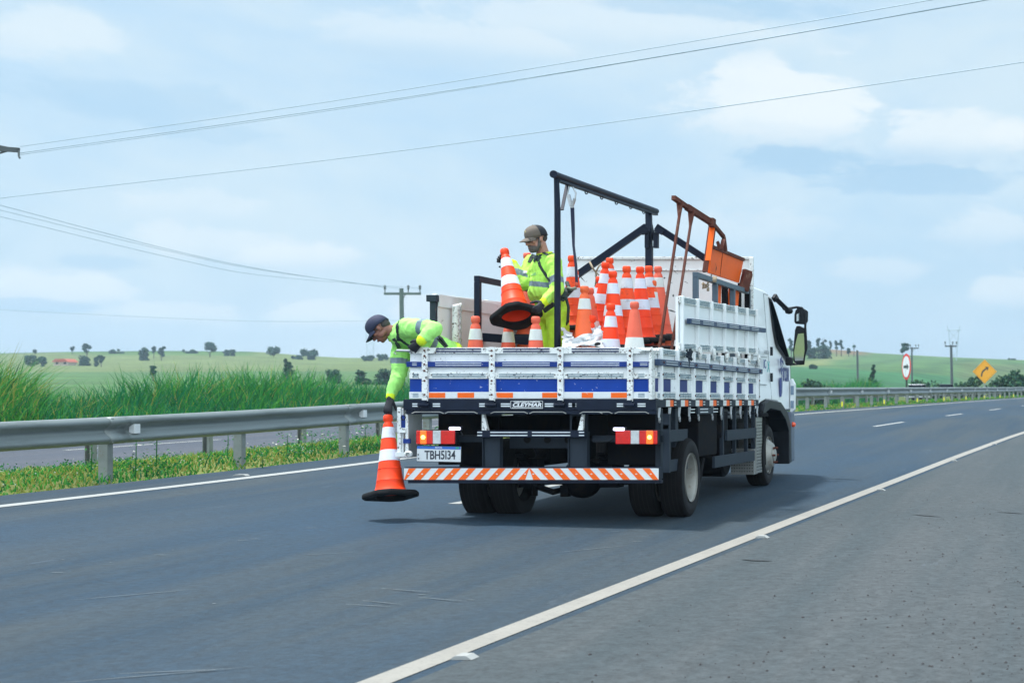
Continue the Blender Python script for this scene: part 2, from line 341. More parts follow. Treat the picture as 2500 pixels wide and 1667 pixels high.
# terrain
def build_ground():
    D=[-500,-300,-160,-80,-40,-20,-8,0]; d=3.0
    while d<60: D.append(d); d+=max(.8,d*.035)
    while d<1300: D.append(d); d*=1.028
    U=[-1.5+2.9*i/300 for i in range(301)]
    vs=[];cols=[];random.seed(3)
    for d in D:
        for u in U:
            X=u*(abs(d)+25); s=X-XR(d); z=ground(X,d)
            # keep below the asphalt sheets
            if -9.0<s<3.4: z-=.16
            elif -22.0<s<-13.2: z-=.12
            else: z-=.01
            n=noise.noise(Vector((X*.012,d*.012,1.7))); n2=noise.noise(Vector((X*.05,d*.05,5)))
            if -14<s<-7.5: c=(.13,.15,.045)
            elif d<130 or -30<s<12: c=(.075,.105,.028)
            else:
                x=PX+FPX*X/max(d,1); y=PY-(z-CAMZ)*FPX/d
                left=x<1500
                if left:
                    lim=884-12*math.sin(x*.006+1.0)+8*n
                    sk=float(np.interp(x,SKX,SKY))
                    if y<min(lim-12,sk+10+6*n) and x<620: c=(.075,.135,.035)
                    elif y>908+6*n: c=(.12,.10,.05) if 250<x<900 and n>.05 and y<916 else (.075,.14,.05)
                    else: c=(.135,.160,.060)
                    if 620<=x and y<906: c=(.13,.158,.058)
                    if y<sk+3.2 and x<640: c=(.035,.085,.035)
                    k=.90+.25*n2; c=(c[0]*k*.88,c[1]*k,c[2]*k*.9)
                else:
                    sk=float(np.interp(x,SKX,SKY))
                    tdiag=(x-1900)*.8+(y-sk)*2.2
                    if y>sk+46+6*n: c=(.045,.125,.050)
                    elif y>sk+3: 
                        c=(.095,.150,.055)
                        if 40<tdiag-60*math.floor(tdiag/120)*0 and math.sin(tdiag*.055+n*2)>.45: c=(.075,.120,.050)
                        if 128<tdiag<172: c=(.20,.19,.075)
                    else: c=(.11,.15,.05) if x>2100 else (.085,.11,.04)
                    if x<2130 and sk+0<y<sk+9 and x>1950: c=(.22,.12,.07)
                    c=(c[0]*.72,c[1]*.95,c[2]*.95)
                    if x>2330 and y>sk+10: c=tuple(.5*(p+q) for p,q in zip(c,(.10,.12,.055)))
                    k=.92+.2*n2; c=tuple(q*k for q in c)
            vs.append((X,d,z)); cols.append((*c,1))
    nu=len(U)
    fs=[(i*nu+j,i*nu+j+1,(i+1)*nu+j+1,(i+1)*nu+j) for i in range(len(D)-1) for j in range(nu-1)]
    me=bpy.data.meshes.new('ground'); me.from_pydata(vs,[],fs)
    at=me.color_attributes.new('crop','FLOAT_COLOR','POINT'); at.data.foreach_set('color',[q for c in cols for q in c])
    me.polygons.foreach_set('use_smooth',[True]*len(me.polygons))
    m=bpy.data.materials.new('fields'); m.use_nodes=True; t=m.node_tree; B=t.nodes['Principled BSDF']; B.inputs['Roughness'].default_value=.9; B.inputs['Specular IOR Level'].default_value=.15
    a=t.nodes.new('ShaderNodeAttribute'); a.attribute_name='crop'; n=t.nodes.new('ShaderNodeTexNoise'); n.inputs['Scale'].default_value=.16; n.inputs['Detail'].default_value=9; n.inputs['Roughness'].default_value=.7
    c=t.nodes.new('ShaderNodeTexCoord'); t.links.new(c.outputs['Object'],n.inputs['Vector']); r=t.nodes.new('ShaderNodeMapRange'); t.links.new(n.outputs[0],r.inputs[0]); r.inputs[1].default_value=.3; r.inputs[2].default_value=.7; r.inputs[3].default_value=.60; r.inputs[4].default_value=1.35
    mp2=t.nodes.new('ShaderNodeMapping'); mp2.inputs['Scale'].default_value=(.03,.9,.1); mp2.inputs['Rotation'].default_value=(0,0,.5); t.links.new(c.outputs['Object'],mp2.inputs[0]); n3=t.nodes.new('ShaderNodeTexNoise'); n3.inputs['Scale'].default_value=.5; n3.inputs['Detail'].default_value=4; t.links.new(mp2.outputs[0],n3.inputs['Vector']); r3=t.nodes.new('ShaderNodeMapRange'); t.links.new(n3.outputs[0],r3.inputs[0]); r3.inputs[1].default_value=.35; r3.inputs[2].default_value=.65; r3.inputs[3].default_value=.82; r3.inputs[4].default_value=1.15; mm=t.nodes.new('ShaderNodeMath'); mm.operation='MULTIPLY'; t.links.new(r.outputs[0],mm.inputs[0]); t.links.new(r3.outputs[0],mm.inputs[1]); r=type('o',(),{'outputs':[mm.outputs[0]]})
    x=t.nodes.new('ShaderNodeVectorMath'); x.operation='SCALE'; t.links.new(a.outputs['Color'],x.inputs[0]); t.links.new(r.outputs[0],x.inputs['Scale']); t.links.new(x.outputs[0],B.inputs['Base Color'])
    me.materials.append(m); o=link('ground',me); tag(o,kind='structure'); return o
build_ground()
WM,WL=3.65,7.256
sheet('road',-8.05,.14,-30,240,.0,M['road'],ns=6)
sheet('road_shoulder',.14,3.3,-30,240,.0,M['shoulder'],ns=3)
sheet('far_carriageway',-21.2,-13.4,-10,260,0,M['road2'],ns=4,zf=lambda s,d: zmed(s,d))
sheet('right_edge_line',-.075,.075,-30,240,.004,M['paint'],ns=1)
sheet('left_edge_line',-WL-.08,-WL+.08,-30,240,.004,M['paint2'],ns=1)
for k,d in enumerate([3.6,15.75,37.2,48.2,58.5,69.4,81,93,105,117,129]):
    ln=3.8 if k<3 else (3.3 if k<5 else 3.4)
    sheet('lane_dash',-WM-.06,-WM+.06,d,d+ln,.004,M['paint2'],ns=1,step=.5)
for k in range(12):
    d=28.7-12+12*k
    sheet('lane_dash',-17.0,-16.86,d,d+4.6,.005,M['paint2'],ns=1,step=.5,zf=lambda s,dd: zmed(s,dd))
sheet('far_edge_line',-20.3,-20.15,-5,240,.005,M['paint2'],ns=1,zf=lambda s,d: zmed(s,d))
# raised reflective studs beside the edge lines
def stud(s,d,lab,w=.17):
    w=.115 if s>-4 else .16
    p=road(s,d,.0); mb=MB(); mb.prism([(-w/2,0),(-w/2+.03,.02),(w/2-.03,.02),(w/2,0)],lambda u,v,t: Vector((p.x+u,p.y+t,p.z+v)),-.05,.05)
    tag(mb.build('road_stud',M['paint2'],org=p),lab,'road stud','reflective studs along the edge lines')
# their places come from the photograph: nearest ground points
def at_ground(x,y):
    lo,hi=4,140
    for _ in range(50):
        d=(lo+hi)/2; X=(x-PX)/FPX*d; z=CAMZ-(y-PY)/FPX*d
        if z>zmed(X-XR(d),d): lo=d
        else: hi=d
    return Vector(((x-PX)/FPX*d,d,zmed((x-PX)/FPX*d-XR(d),d)))
for x,y,l,w in ((1133,1606,'chipped white road stud nearest the camera, at the right edge line',.20),(1860,1312,'white road stud at the right edge line, beside the truck\'s rear wheel',.17),(2150,1197,'white road stud at the right edge line, in front of the truck',.15),
              (2328,1125.5,'far white road stud at the right edge line, third past the truck\'s tail',.16),(2427,1085,'farthest white road stud at the right edge line',.16),(589,1161,'white road stud at the left edge line under the steel guardrail',.25)):
    p=at_ground(x,y); stud(p.x-XR(p.y),p.y,l,w)
# small stones on the shoulder: loose grit
mb=MB(); random.seed(11)
for i in range(2300):
    d=5.8+14*random.random()**2.0; s=.3+3*random.random()**.45; p=road(s,d,.002); r=random.choice((.003,.003,.004,.005,.009))*random.uniform(.6,1.3)
    mb.add([p+Vector((r,0,0)),p+Vector((0,r,0)),p+Vector((-r,0,0)),p+Vector((0,-r,0)),p+Vector((0,0,r*.8))],[(0,1,4),(1,2,4),(2,3,4),(3,0,4)])
tag(mb.build('loose_grit',mat('dark_grit',(.035,.033,.035),.9,var=.5,vscale=20)),'dark loose grit and small stones scattered on the paved shoulder','grit',kind='stuff')

# ---------------------------------------------------------------- guardrails
def wbeam(d0,d1,s,h,name,lab,toward=1,spacing=5.03,dstart=16.0,reflect=True):
    """W-profile rail; toward=+1 faces the carriageway at +s"""
    root=empty(name,road(s,d0,0)); tag(root,lab,'guardrail')
    prof=[(0,.15),(.035,.145),(.075,.118),(.082,.095),(.070,.070),(.012,.028),(.004,0),(.012,-.028),(.070,-.070),(.082,-.095),(.075,-.118),(.035,-.145),(0,-.15)]
    zc=lambda d: CAMZ+ZR(d)+CR(d)*min(-s,9.2)+h-.15
    mb=MB(); ds=[]; d=d0
    while d<d1: ds.append(d); d+=1.5 if d<60 else 4
    vs=[]
    for d in ds:
        for a,b in prof: vs.append(Vector((XR(d)+s+a*toward,d,zc(d)+b)))
    n=len(prof); mb.add(vs,[(i*n+j,i*n+j+1,(i+1)*n+j+1,(i+1)*n+j) for i in range(len(ds)-1) for j in range(n-1)])
    bo=mb.build('beam',M['galv'],root,smooth=True)
    if reflect and toward>0:
        dr=dstart+.30
        while dr-5.03>d0: dr-=5.03
        while dr<d1-1:
            q=Vector((XR(dr)+s+.030,dr,zc(dr))); mb=MB(); mb.box(q.x-.02,q.x+.050,q.y-.06,q.y+.05,q.z-.05,q.z+.06); mb.build('reflector',M['refl_white'],root,bevel=.006)
            mb=MB(); vs=[]
            for dd in (dr-.30-.17,dr-.30+.17):
                for a,b in prof: vs.append(Vector((XR(dd)+s+(a+.0055)*toward,dd,zc(dd)+b*1.01)))
            mb.add(vs,[(j,j+1,n+j+1,n+j) for j in range(n-1)]); lo_=mb.build('lap_joint',M['galv'],root,smooth=True); sf=lo_.modifiers.new('thickness','SOLIDIFY'); sf.thickness=.004; dr+=5.03
    sf=bo.modifiers.new('thickness','SOLIDIFY'); sf.thickness=.004
    k=0; d=dstart
    while d-spacing>d0: d-=spacing
    yellow=MATY
    while d<d1-1:
        X=XR(d)+s-.06*toward; z0=CAMZ+ZR(d)-CR(d)*-min(-s,9.2)-.15; z1=zc(d)+.10
        mb=MB()   # rolled C-section post
        mb.box(X-.055,X+.055,d-.004,d+.002,z0,z1); mb.box(X-.055,X-.049,d-.09,d-.0045,z0,z1); mb.box(X+.049,X+.055,d-.09,d-.0045,z0,z1)
        mb.box(X+.02,X+.0485,d-.094,d-.0885,z0,z1)
        mb.box(X-.0485,X+.0195,d-.094,d-.0885,z0,z1) if toward>0 else 0
        po=mb.build('post',M['galv_post'],root)
        if reflect and toward>0:
            if (k-2)%3==0 and d>21:
                mb=MB(); mb.box(X-.03,X+.03,d-.100,d-.0945,z0+.17,z0+.36); mb.build('yellow_sticker',MATY,root)
        # splice bolts
        mb=MB()
        if k%2==1 and toward>0 and d<60:
            for e in (-.12,.12):
                for zz in (-.128,.128):
                    aa=.060
                    mb.box(XR(d)+s+aa-.004,XR(d)+s+aa+.012,d+e-.012,d+e+.012,zc(d)+zz-.012,zc(d)+zz+.012)
            mb.build('splice_bolts',M['galv_post'],root)
        d+=spacing; k+=1
    return root
MATY=mat('yellow_film',(.85,.80,.02),.4,emit=(.8,.8,.02),es=0)
SR=-8.454
wbeam(5,165,SR,.705,'guardrail','grey steel W-beam guardrail with white reflectors facing the near carriageway',1,2.515,17.7)
wbeam(5,165,SR-2.6,.50,'guardrail','steel guardrail seen from behind, only its posts and lower edge showing behind the near rail',-1,2.515,23.5,False)

# ---------------------------------------------------------------- grass
def tint(name,c,em=0): return mat(name,c,.75,var=.25,vscale=.9,spec=.25)
GT=[tint('grass_deep',(.012,.085,.024)),tint('grass_green',(.022,.19,.032)),tint('grass_bright',(.06,.28,.035)),tint('grass_straw',(.26,.28,.06)),tint('grass_teal',(.006,.15,.062)),tint('flower_white',(.55,.55,.50))]
for g in GT[:5]:
    t=g.node_tree; B=t.nodes['Principled BSDF']; tr=t.nodes.new('ShaderNodeBsdfTranslucent'); mxs=t.nodes.new('ShaderNodeMixShader'); mxs.inputs[0].default_value=.35
    lk=B.inputs['Base Color'].links; 
    if lk: t.links.new(lk[0].from_socket,tr.inputs[0])
    o_=t.nodes['Material Output']; t.links.new(B.outputs[0],mxs.inputs[1]); t.links.new(tr.outputs[0],mxs.inputs[2]); t.links.new(mxs.outputs[0],o_.inputs[0])
def blade(mb,p,h,w,lean,az,m,seg=3):
    dx,dy=math.cos(az),math.sin(az); vs=[];fa=random.uniform(0,math.pi); wx,wy=math.cos(fa)*.5+.5,math.sin(fa)*.5
    for i in range(seg+1):
        t=i/seg; ww=w*(1-t)**.7*.5; o=lean*h*t*t; z=h*(t-.35*lean*t*t)
        c=p+Vector((dx*o,dy*o,z)); vs+= [c+Vector((-wx*ww,-wy*ww,0)),c+Vector((wx*ww,wy*ww,0))]
    mb.add(vs,[(2*i,2*i+1,2*i+3,2*i+2) for i in range(seg)],m)
def pick(ws): return random.choices(range(len(ws)),ws)[0]
# tall cane grass beyond the far carriageway
random.seed(21); mb=MB()
for i in range(42000):
    d=22+115*random.random()**1.5; s=-22.4-2.8*random.random()**.8-.6*noise.noise(Vector((d*.3,0,0)))
    X=XR(d)+s; cl=noise.noise(Vector((X*.25,d*.16,3))); c2=noise.noise(Vector((X*.8,d*.6,9)))
    base=zmed(s,d)-.02; depth=min(1,(-22.4-s)/1.8)
    xi=PX+FPX*X/d
    h=(.55+.95*depth)*(1.06+.60*cl)*random.uniform(.65,1.12)*(1.04 if xi>95 else 1.75-.004*max(xi,0))
    if xi>1900: h*=1.15
    m=pick((1.5,5,3.2,.35,3.5)) if cl>0 else pick((2.2,4,1.3,.15,5))
    if xi<95: m=pick((1,3,3,1.0,.5))
    if random.random()<.03: m=3
    blade(mb,Vector((X,d,base)),h,.022+.0006*d,random.uniform(.15,.75),random.uniform(0,6.28),m,3)
tag(mb.build('tall_grass',GT),'tall rank green cane grass along the far side of the opposite carriageway','grass',kind='stuff')
# median: short turf with weeds
random.seed(22); mb=MB()
for i in range(38000):
    d=12+110*random.random()**2.2; s=random.uniform(-13.3,-8.02) if d<60 else random.uniform(-12.5,-8.05)
    if d<40 and random.random()<.45: s=random.uniform(-10.5,-8.02)
    X=XR(d)+s; cl=noise.noise(Vector((X*.7,d*.45,3))); e=min(1,(-8.02-s)/.7+.15)
    h=random.uniform(.05,.13)*(1+.9*max(0,cl))*e+.02
    m=pick((.3,1.6,3.6,4.6,.3)) if cl<.15 else pick((1,3,3,1.6,1))
    blade(mb,Vector((X,d,zmed(s,d)-.015)),h,.010+.0007*d,random.uniform(.2,1.2),random.uniform(0,6.28),m,2)
for i in range(1500):        # weed tufts, flower heads
    d=13+60*random.random()**1.6; s=random.uniform(-11.8,-8.25); X=XR(d)+s; cl=noise.noise(Vector((X*.6,d*.35,8)))
    if cl<-.05: continue
    q=Vector((X,d,zmed(s,d)-.02)); hh=random.uniform(.05,.17)
    for k in range(22):
        r=Vector((random.gauss(0,.07),random.gauss(0,.06),random.uniform(0,hh))); a=random.uniform(0,6.28); w=random.uniform(.008,.018)
        mb.add([q+r+Vector((math.cos(a)*w,math.sin(a)*w,0)),q+r+Vector((0,0,w*.9)),q+r+Vector((-math.cos(a)*w,-math.sin(a)*w,.01)),q+r+Vector((0,0,-w*.6))],[(0,1,2,3)],pick((2,3,2,.2,3)))
    if random.random()<.3:
        for k in range(3):
            r=q+Vector((random.gauss(0,.08),random.gauss(0,.08),hh*random.uniform(.7,1.2))); w=.009
            mb.add([r+Vector((w,0,0)),r+Vector((0,0,w)),r+Vector((-w,0,0)),r+Vector((0,0,-w))],[(0,1,2,3)],5)
tag(mb.build('median_grass',GT),'short yellow-green turf with weeds and small white flowers on the median','grass',kind='stuff')
# verge grass right of the shoulder (outside the frame but part of the place)
random.seed(5); mb=MB()
for i in range(5000):
    d=2+60*random.random()**1.6; s=random.uniform(3.3,6.5); blade(mb,Vector((XR(d)+s,d,zmed(s,d)-.02)),random.uniform(.08,.3),.02,random.uniform(.2,1),random.uniform(0,6.28),pick((1,3,2,1.5,1)),2)
tag(mb.build('verge_grass',GT),'rough grass beyond the paved shoulder','grass',kind='stuff')
# single tall weeds in the median
def weed(x,y,h,lab,spread=.10,n=60,w=.022,mm=(2,2,1,.1,3)):
    p=at_ground(x,y); mb=MB(); mb.tube([p-Vector((0,0,.03)),p+Vector((.01,0,h*.6)),p+Vector((.0,.02,h))],[.008,.006,.003],5,1)
    for k in range(n):
        t=random.random(); q=p+Vector((random.gauss(0,spread*(1-.55*t)),random.gauss(0,spread*(1-.55*t)),.04+h*t)); a=random.uniform(0,6.28)
        v=Vector((math.cos(a),math.sin(a),random.uniform(-.3,.6)))*w*2; u=Vector((-math.sin(a),math.cos(a),.2))*w*.6
        mb.add([q,q+v*.5+u,q+v,q+v*.5-u],[(0,1,2,3)],pick(mm) if random.random()>.12 else 5)
    tag(mb.build('weed',GT,org=p),lab,'weed','tall weeds on the median')
for a in ((381,1150,.62,'tallest dark leafy weed standing right of the nearest guardrail post',.07,90),(330,1168,.42,'flowering weed close to the nearest guardrail post',.09,50),(222,1160,.40,'thin dark weed left of the nearest guardrail post',.04,26),
          (555,1118,.35,'pale weed left of the second guardrail post',.05,26),(640,1142,.16,'broad pale-leaved weed right of the second guardrail post',.06,30),(700,1115,.30,'bushy weed left of the third guardrail post',.16,90),(760,1110,.30,'spreading weed clump left of the hanging cone',.24,150),
          (830,1098,.34,'weed clump at the third guardrail post',.24,150),(890,1096,.36,'pale weed clump just left of the hanging cone',.22,150)):
    weed(*a)

# ---------------------------------------------------------------- far things
LEAF=[mat('leaf_dark',(.012,.060,.040),.8,var=.3,vscale=.6,spec=.2),mat('leaf_mid',(.024,.082,.042),.8,var=.3,vscale=.6,spec=.2),mat('leaf_light',(.055,.125,.045),.8,var=.3,vscale=.6,spec=.2),mat('bark',(.06,.05,.042),.9,var=.3,vscale=4)]
def surf(x,d): 
    X=(x-PX)/FPX*d; return Vector((X,d,ground(X,d)))
def tree(x,yb,d,w,h,lab,kind='round',name='tree',cat='tree',group='trees scattered over the far fields',seed=0,tone=(3,3,1)):
    """x, yb: foot in the photograph, w,h in photograph pixels, d metres away"""
    random.seed(seed+int(x*7)+int(h)); k=d/FPX; W_,H=w*k,h*k
    p=surf(x,d); p.z-=.15; H=max(H*.6,CAMZ-(yb-h-PY)*k-p.z)
    root=empty(name,p); tag(root,lab,cat,group)
    mb=MB(); th=H*(.34 if kind in('round','clump') else .8)
    mb.tube([p-Vector((0,0,.5)),p+Vector((W_*.02,0,th*.5)),p+Vector((0,0,th))],[max(.12,H*.035),max(.09,H*.025),H*.012],6)
    for q in range(4):
        a=random.uniform(0,6.28); mb.tube([p+Vector((0,0,th*.6)),p+Vector((math.cos(a)*W_*.25,math.sin(a)*W_*.25,th*random.uniform(.9,1.3)))],[H*.014,H*.006],4)
    mb.build('trunk',LEAF[3],root)
    mb=MB(); lumps=[]
    if kind=='round':
        for q in range(11):
            a=random.uniform(0,6.28); r=W_*.34*random.random()**.5; lumps.append((Vector((math.cos(a)*r,math.sin(a)*r,H*random.uniform(.34,.84))),W_*random.uniform(.17,.27)))
    elif kind=='clump':
        for q in range(16): lumps.append((Vector((random.uniform(-.42,.42)*W_,random.uniform(-.3,.3)*W_,H*random.uniform(.02,.78))),min(W_,H)*random.uniform(.18,.34)))
    elif kind=='palm': lumps=[]
    elif kind=='tall':
        for q in range(9): lumps.append((Vector((random.gauss(0,.16)*W_,random.gauss(0,.16)*W_,H*random.uniform(.45,.95))),W_*random.uniform(.16,.32)))
    else:
        for q in range(12): t=q/11; lumps.append((Vector((random.gauss(0,.12)*W_,0,H*(.12+.8*t))),W_*(.42-.30*t)*random.uniform(.7,1.1)))
    nl=60 if w*h<900 else 90
    ls=max(.16,k*2.6)
    for c,r in lumps:
        for q in range(nl):
            v=Vector((random.gauss(0,1),random.gauss(0,1),random.gauss(0,1))).normalized()*r*random.random()**.4; v.z*=.85
            a=Vector((random.gauss(0,1),random.gauss(0,1),random.gauss(0,1))).normalized()*ls; b=a.cross(Vector((random.gauss(0,1),random.gauss(0,1),1))).normalized()*ls*.6
            o=p+c+v; mb.add([o-a,o-b,o+a,o+b],[(0,1,2,3)],pick(tone))
    if kind=='palm':
        top=p+Vector((0,0,H*.84))
        for q in range(26):
            a=random.uniform(0,6.28); e=random.uniform(-.5,1.0); Lf=W_*.52
            prev=top; n=6
            for i in range(1,n+1):
                t=i/n; c=top+Vector((math.cos(a)*Lf*t*math.cos(e*.7),math.sin(a)*Lf*t*math.cos(e*.7),Lf*(math.sin(e)*t-.75*t*t)))
                ww=.30*(1-t*.6)*max(1,W_/5); u=Vector((-math.sin(a),math.cos(a),-.4))*ww
                mb.add([prev-u,prev+u,c+u,c-u],[(0,1,2,3)],pick(tone)); prev=c
    mb.build('crown',LEAF,root)
    return root
T=[(212,857,470,20,22,'dark round-crowned tree alone on the left skyline above the farm house','round'),
(176,858,500,9,14,'small dark tree just left of the round-crowned tree on the skyline','round'),
(86,863,505,8,10,'tiny tree near the left edge of the skyline','round'),
(353,864,440,20,19,'broad loose tree left of a slimmer dark tree on the skyline','clump'),
(375.5,857,460,10,17,'slim dark tree between two wider ones on the left skyline','round'),
(394,864,440,18,22,'dark tree right of the slim one on the left skyline','round'),
(512,855,470,34,27,'large spreading tree leaning right on the left skyline','round'),
(553,860,480,13,9,'low dark bush on the skyline right of the large spreading tree','clump'),
(569,860,480,8,9,'tiny bush behind the low dark bush on the skyline','clump'),
(667,867,480,30,23,'umbrella-shaped tree on the falling skyline','round'),
(755,874,470,44,24,'wide dark tree right of the umbrella-shaped one','clump'),
(726,874,472,26,8,'low hedge at the left foot of the wide dark tree','clump'),
(703,905,210,32,31,'dark pointed tree standing low in the pale field','cone'),
(247,876,380,15,15,'dark bush in the field right of the farm house','round'),
(236,876,384,9,9,'small bush touching the dark bush right of the farm house','clump'),
(374,903,210,16,16,'grey-green bush just above the tall grass','round'),
(76,877,390,22,13,'bush group left of the farm house, near the frame edge','clump'),
(101,877,388,18,11,'bush beside the left gable of the farm house','clump'),
(205,876,395,26,9,'low bushes right of the farm house','clump'),
(283,857,500,34,5,'long low hedge on the left skyline','clump'),(465,859,500,30,6,'short hedge on the skyline left of the large spreading tree','clump'),
(893,876,470,18,7,'low bush on the skyline left of the bending worker','clump'),(906,876,470,14,10,'rounded bush on the skyline under the worker\'s cap','clump'),(934,876,470,20,12,'bush on the skyline nearest the bending worker','clump'),
(812,912,190,34,18,'dark bush rising out of the tall grass','clump'),(885,916,180,30,17,'dark thicket in the tall grass left of the worker','clump'),(938,914,180,46,19,'dark thicket in the tall grass beside the worker\'s arm','clump'),
(1932,850,430,16,30,'tall dark tree half hidden behind the lower truck mirror','round'),
(1976,850,430,16,26,'rounded tree on the hill right of the mirrors','round'),
(1998,850,440,12,26,'slim tree rising from the dark hill clump, left one','tall'),(2011,851,440,11,28,'slim tree rising from the dark hill clump, right one','tall'),
(2003,857,420,44,20,'dark dense clump of trees on top of the right hill','clump'),(1978,857,420,26,12,'low dark bush at the left foot of the hill clump','clump'),
(2027,852,440,6,20,'thin lone tree right of the dark hill clump','tall'),(2042,853,450,9,22,'spindly tree on the hill, left of a twin','tall'),(2054,853,450,10,24,'spindly tree on the hill, right of a twin','tall'),
(2072,857,450,8,12,'small bush on the hill slope','round'),(2085,858,450,9,20,'little palm on the hill slope','palm'),
(1985,897,260,20,9,'low round bush in the middle of the green slope','clump'),
(2130,930,150,22,44,'dark bushy tree with a spindly top in the field','cone'),
(2209,866,380,22,33,'dark palm-like tree on the skyline above the round road sign','round'),
(2463,883,480,6,7,'tiny tree on the far right skyline','round'),(2475,885,480,12,6,'little bush on the far right skyline','clump')]
for a in T:
    tree(a[0],a[1],a[2],a[3],a[4],a[5],a[6],tone=(4,2,.3))
for a in ((2448,938,125,70,30,'bright green roadside bush right of the diamond sign'),(2482,940,118,60,40,'dark green roadside bush at the right edge of the frame'),(2368,938,130,60,28,'scruffy green bush left of the diamond sign'),(2000,940,105,60,34,'pointed mound of bright grass just past the truck'),(2258,940,140,70,22,'low green bush behind the two parked cars')):
    tree(a[0],a[1],a[2],a[3],a[4],a[5],'clump','bush','bush','bushes behind the far guardrail',tone=(1.6,3,3) if a[0]!=2482 else (3,3,1))
# farm house with a red roof
p=surf(157,400); k=400/FPX; house=empty('farm_house',p); tag(house,'low farm house with a terracotta roof on the left hill','house')
mb=MB(); z0=p.z; mb.box(p.x-1.8,p.x+1.9,p.y-1.5,p.y+2,z0-.3,z0+.9); mb.build('wall',mat('house_wall',(.5,.42,.35),.8,var=.1),house)
mb=MB(); mb.prism([(-2.1,.85),(2.2,.85),(1.2,1.7),(-1.1,1.7)],lambda u,v,t:Vector((p.x+u,p.y+t,z0+v)),-1.9,2.4); mb.build('roof',mat('terracotta_roof',(.40,.09,.05),.8,var=.2,vscale=3),house)
mb=MB(); mb.box(p.x-1.2,p.x-.6,p.y-1.52,p.y-1.503,z0+.3,z0+.8); mb.box(p.x+.8,p.x+1.5,p.y-1.52,p.y-1.503,z0+.3,z0+.8); mb.build('window',M['glass'],house)

# ---------------------------------------------------------------- poles and wires
CONC=mat('pole_concrete',(.10,.145,.13),.8,var=.2,vscale=3); CONCW=mat('pole_wood',(.07,.085,.09),.85,var=.25,vscale=3)
def pole(xt,yt,xb,d,r,lab,arm=None,material=None,army=0,ybase=None):
    top=P(xt,yt,d); bx=P(xb,ybase or 940,d); bot=Vector((bx.x,d,min(ground(bx.x,d),bx.z)-.3)); material=material or CONC
    root=empty('utility_pole',bot); tag(root,lab,'utility pole')
    mb=MB(); mb.tube([bot,bot.lerp(top,.5),top],[r*1.3,r*1.1,r],10); mb.build('shaft',material,root,auto=40)
    if arm:
        a=P(arm[0],army or yt,d); b=P(arm[1],army or yt,d); mb=MB(); mb.bar(a,b,.11,.13); mb.build('crossarm',material,root)
        mb=MB()
        for q in (a.lerp(b,.42),a.lerp(b,.60)) if abs(b.x-a.x)>1 else []:
            mb.bar(q,top-Vector((0,0,.7)),.03); 
        if mb.v: mb.build('brace',material,root)
        for t in (.02,.66,.98):
            q=a.lerp(b,t); mb=MB(); mb.lathe([(.02,0),(.02,.12),(.055,.14),(.03,.19),(.06,.22),(.035,.28),(.0,.31)],8,fn=lambda v,q=q:v*1.4+q+Vector((0,0,.06))); mb.build('insulator',mat('porcelain',(.10,.12,.12),.3) if 'porc' not in M else M['porc'],root,smooth=True)
    return root
M['porc']=mat('porcelain',(.10,.12,.12),.3)
pole(980,704,984,85,.11,'concrete utility pole with a crossarm and insulators, left of the truck',(938,1027),army=717)
pole(2093,855,2095,170,.11,'bare dark wooden pole right of the truck mirrors',material=CONCW,ybase=934)
pole(2226,847,2227,190,.10,'pole with a thin crossarm just behind the round road sign',(2222,2243),material=CONCW,army=850,ybase=925)
pole(2322,842,2325,150,.12,'dark pole with a crossarm standing between the round and the diamond sign',(2307,2336),material=CONCW,army=845,ybase=939)
# steel transmission pylon behind it
def pylon(x0,x1,xb0,xb1,yt,yb,d,lab,r=.07):
    a,b=P(x0,yt,d),P(x1,yt,d); a2,b2=P(xb0,yb,d),P(xb1,yb,d); g=Vector(((a2.x+b2.x)/2,d,min(a2.z,b2.z))); root=empty('transmission_pylon',g); tag(root,lab,'pylon')
    mb=MB(); mb.tube([a2,a],r,6); mb.tube([b2,b],r,6); mb.build('leg',M['pyl'],root)
    w=(b-a)*.3; mb=MB(); mb.tube([a-w,b+w],r,6); mb.tube([a,a-w*.4+Vector((0,0,abs(w.x)*1.3))],r*.8,5); mb.tube([b,b+w*.4+Vector((0,0,abs(w.x)*1.3))],r*.8,5)
    n=3
    for i in range(n):
        p0=a2.lerp(a,i/n); p1=b2.lerp(b,(i+1)/n); q0=b2.lerp(b,i/n); q1=a2.lerp(a,(i+1)/n); mb.tube([p0,p1],r*.6,4); mb.tube([q0,q1],r*.6,4)
    mb.build('crossarm',M['pyl'],root)
M['pyl']=mat('pylon_steel',(.34,.42,.46),.6,.1)
pylon(2316,2341,2322,2335,806,880,330,'pale lattice transmission pylon above the diamond sign\'s left')
pylon(893,915,896,911,800,872,480,'faint far pylon on the skyline below the bending worker\'s face')
def wire(pts,lab,r=.012):
    """pts: (x,y,d) in the photograph, smoothed"""
    P_=[P(*q) for q in pts]; res=[]
    for i in range(len(P_)-1):
        p0,p1,p2,p3=P_[max(i-1,0)],P_[i],P_[i+1],P_[min(i+2,len(P_)-1)]
        for k in range(8):
            t=k/8; res.append(.5*((2*p1)+(p2-p0)*t+(2*p0-5*p1+4*p2-p3)*t*t+(3*p1-p0-3*p2+p3)*t**3))
    res.append(P_[-1]); mb=MB(); mb.tube(res,r,5); o=mb.build('power_line',M['wire'],smooth=True); tag(o,lab,'power line','overhead power lines'); return o
M['wire']=mat('cable_aluminium',(.30,.40,.47),.6,.1)
wire([(50,358,30),(800,249,27),(1600,117,24.5),(2277,0,22.8),(3600,-240,20)],'highest overhead wire, running from the left pole to the top right corner',.0075)
wire([(50,374,30),(800,267,27),(1600,140,24.5),(2415,-1,22.5),(3700,-230,20)],'second overhead wire from the top, just under the highest',.0085)
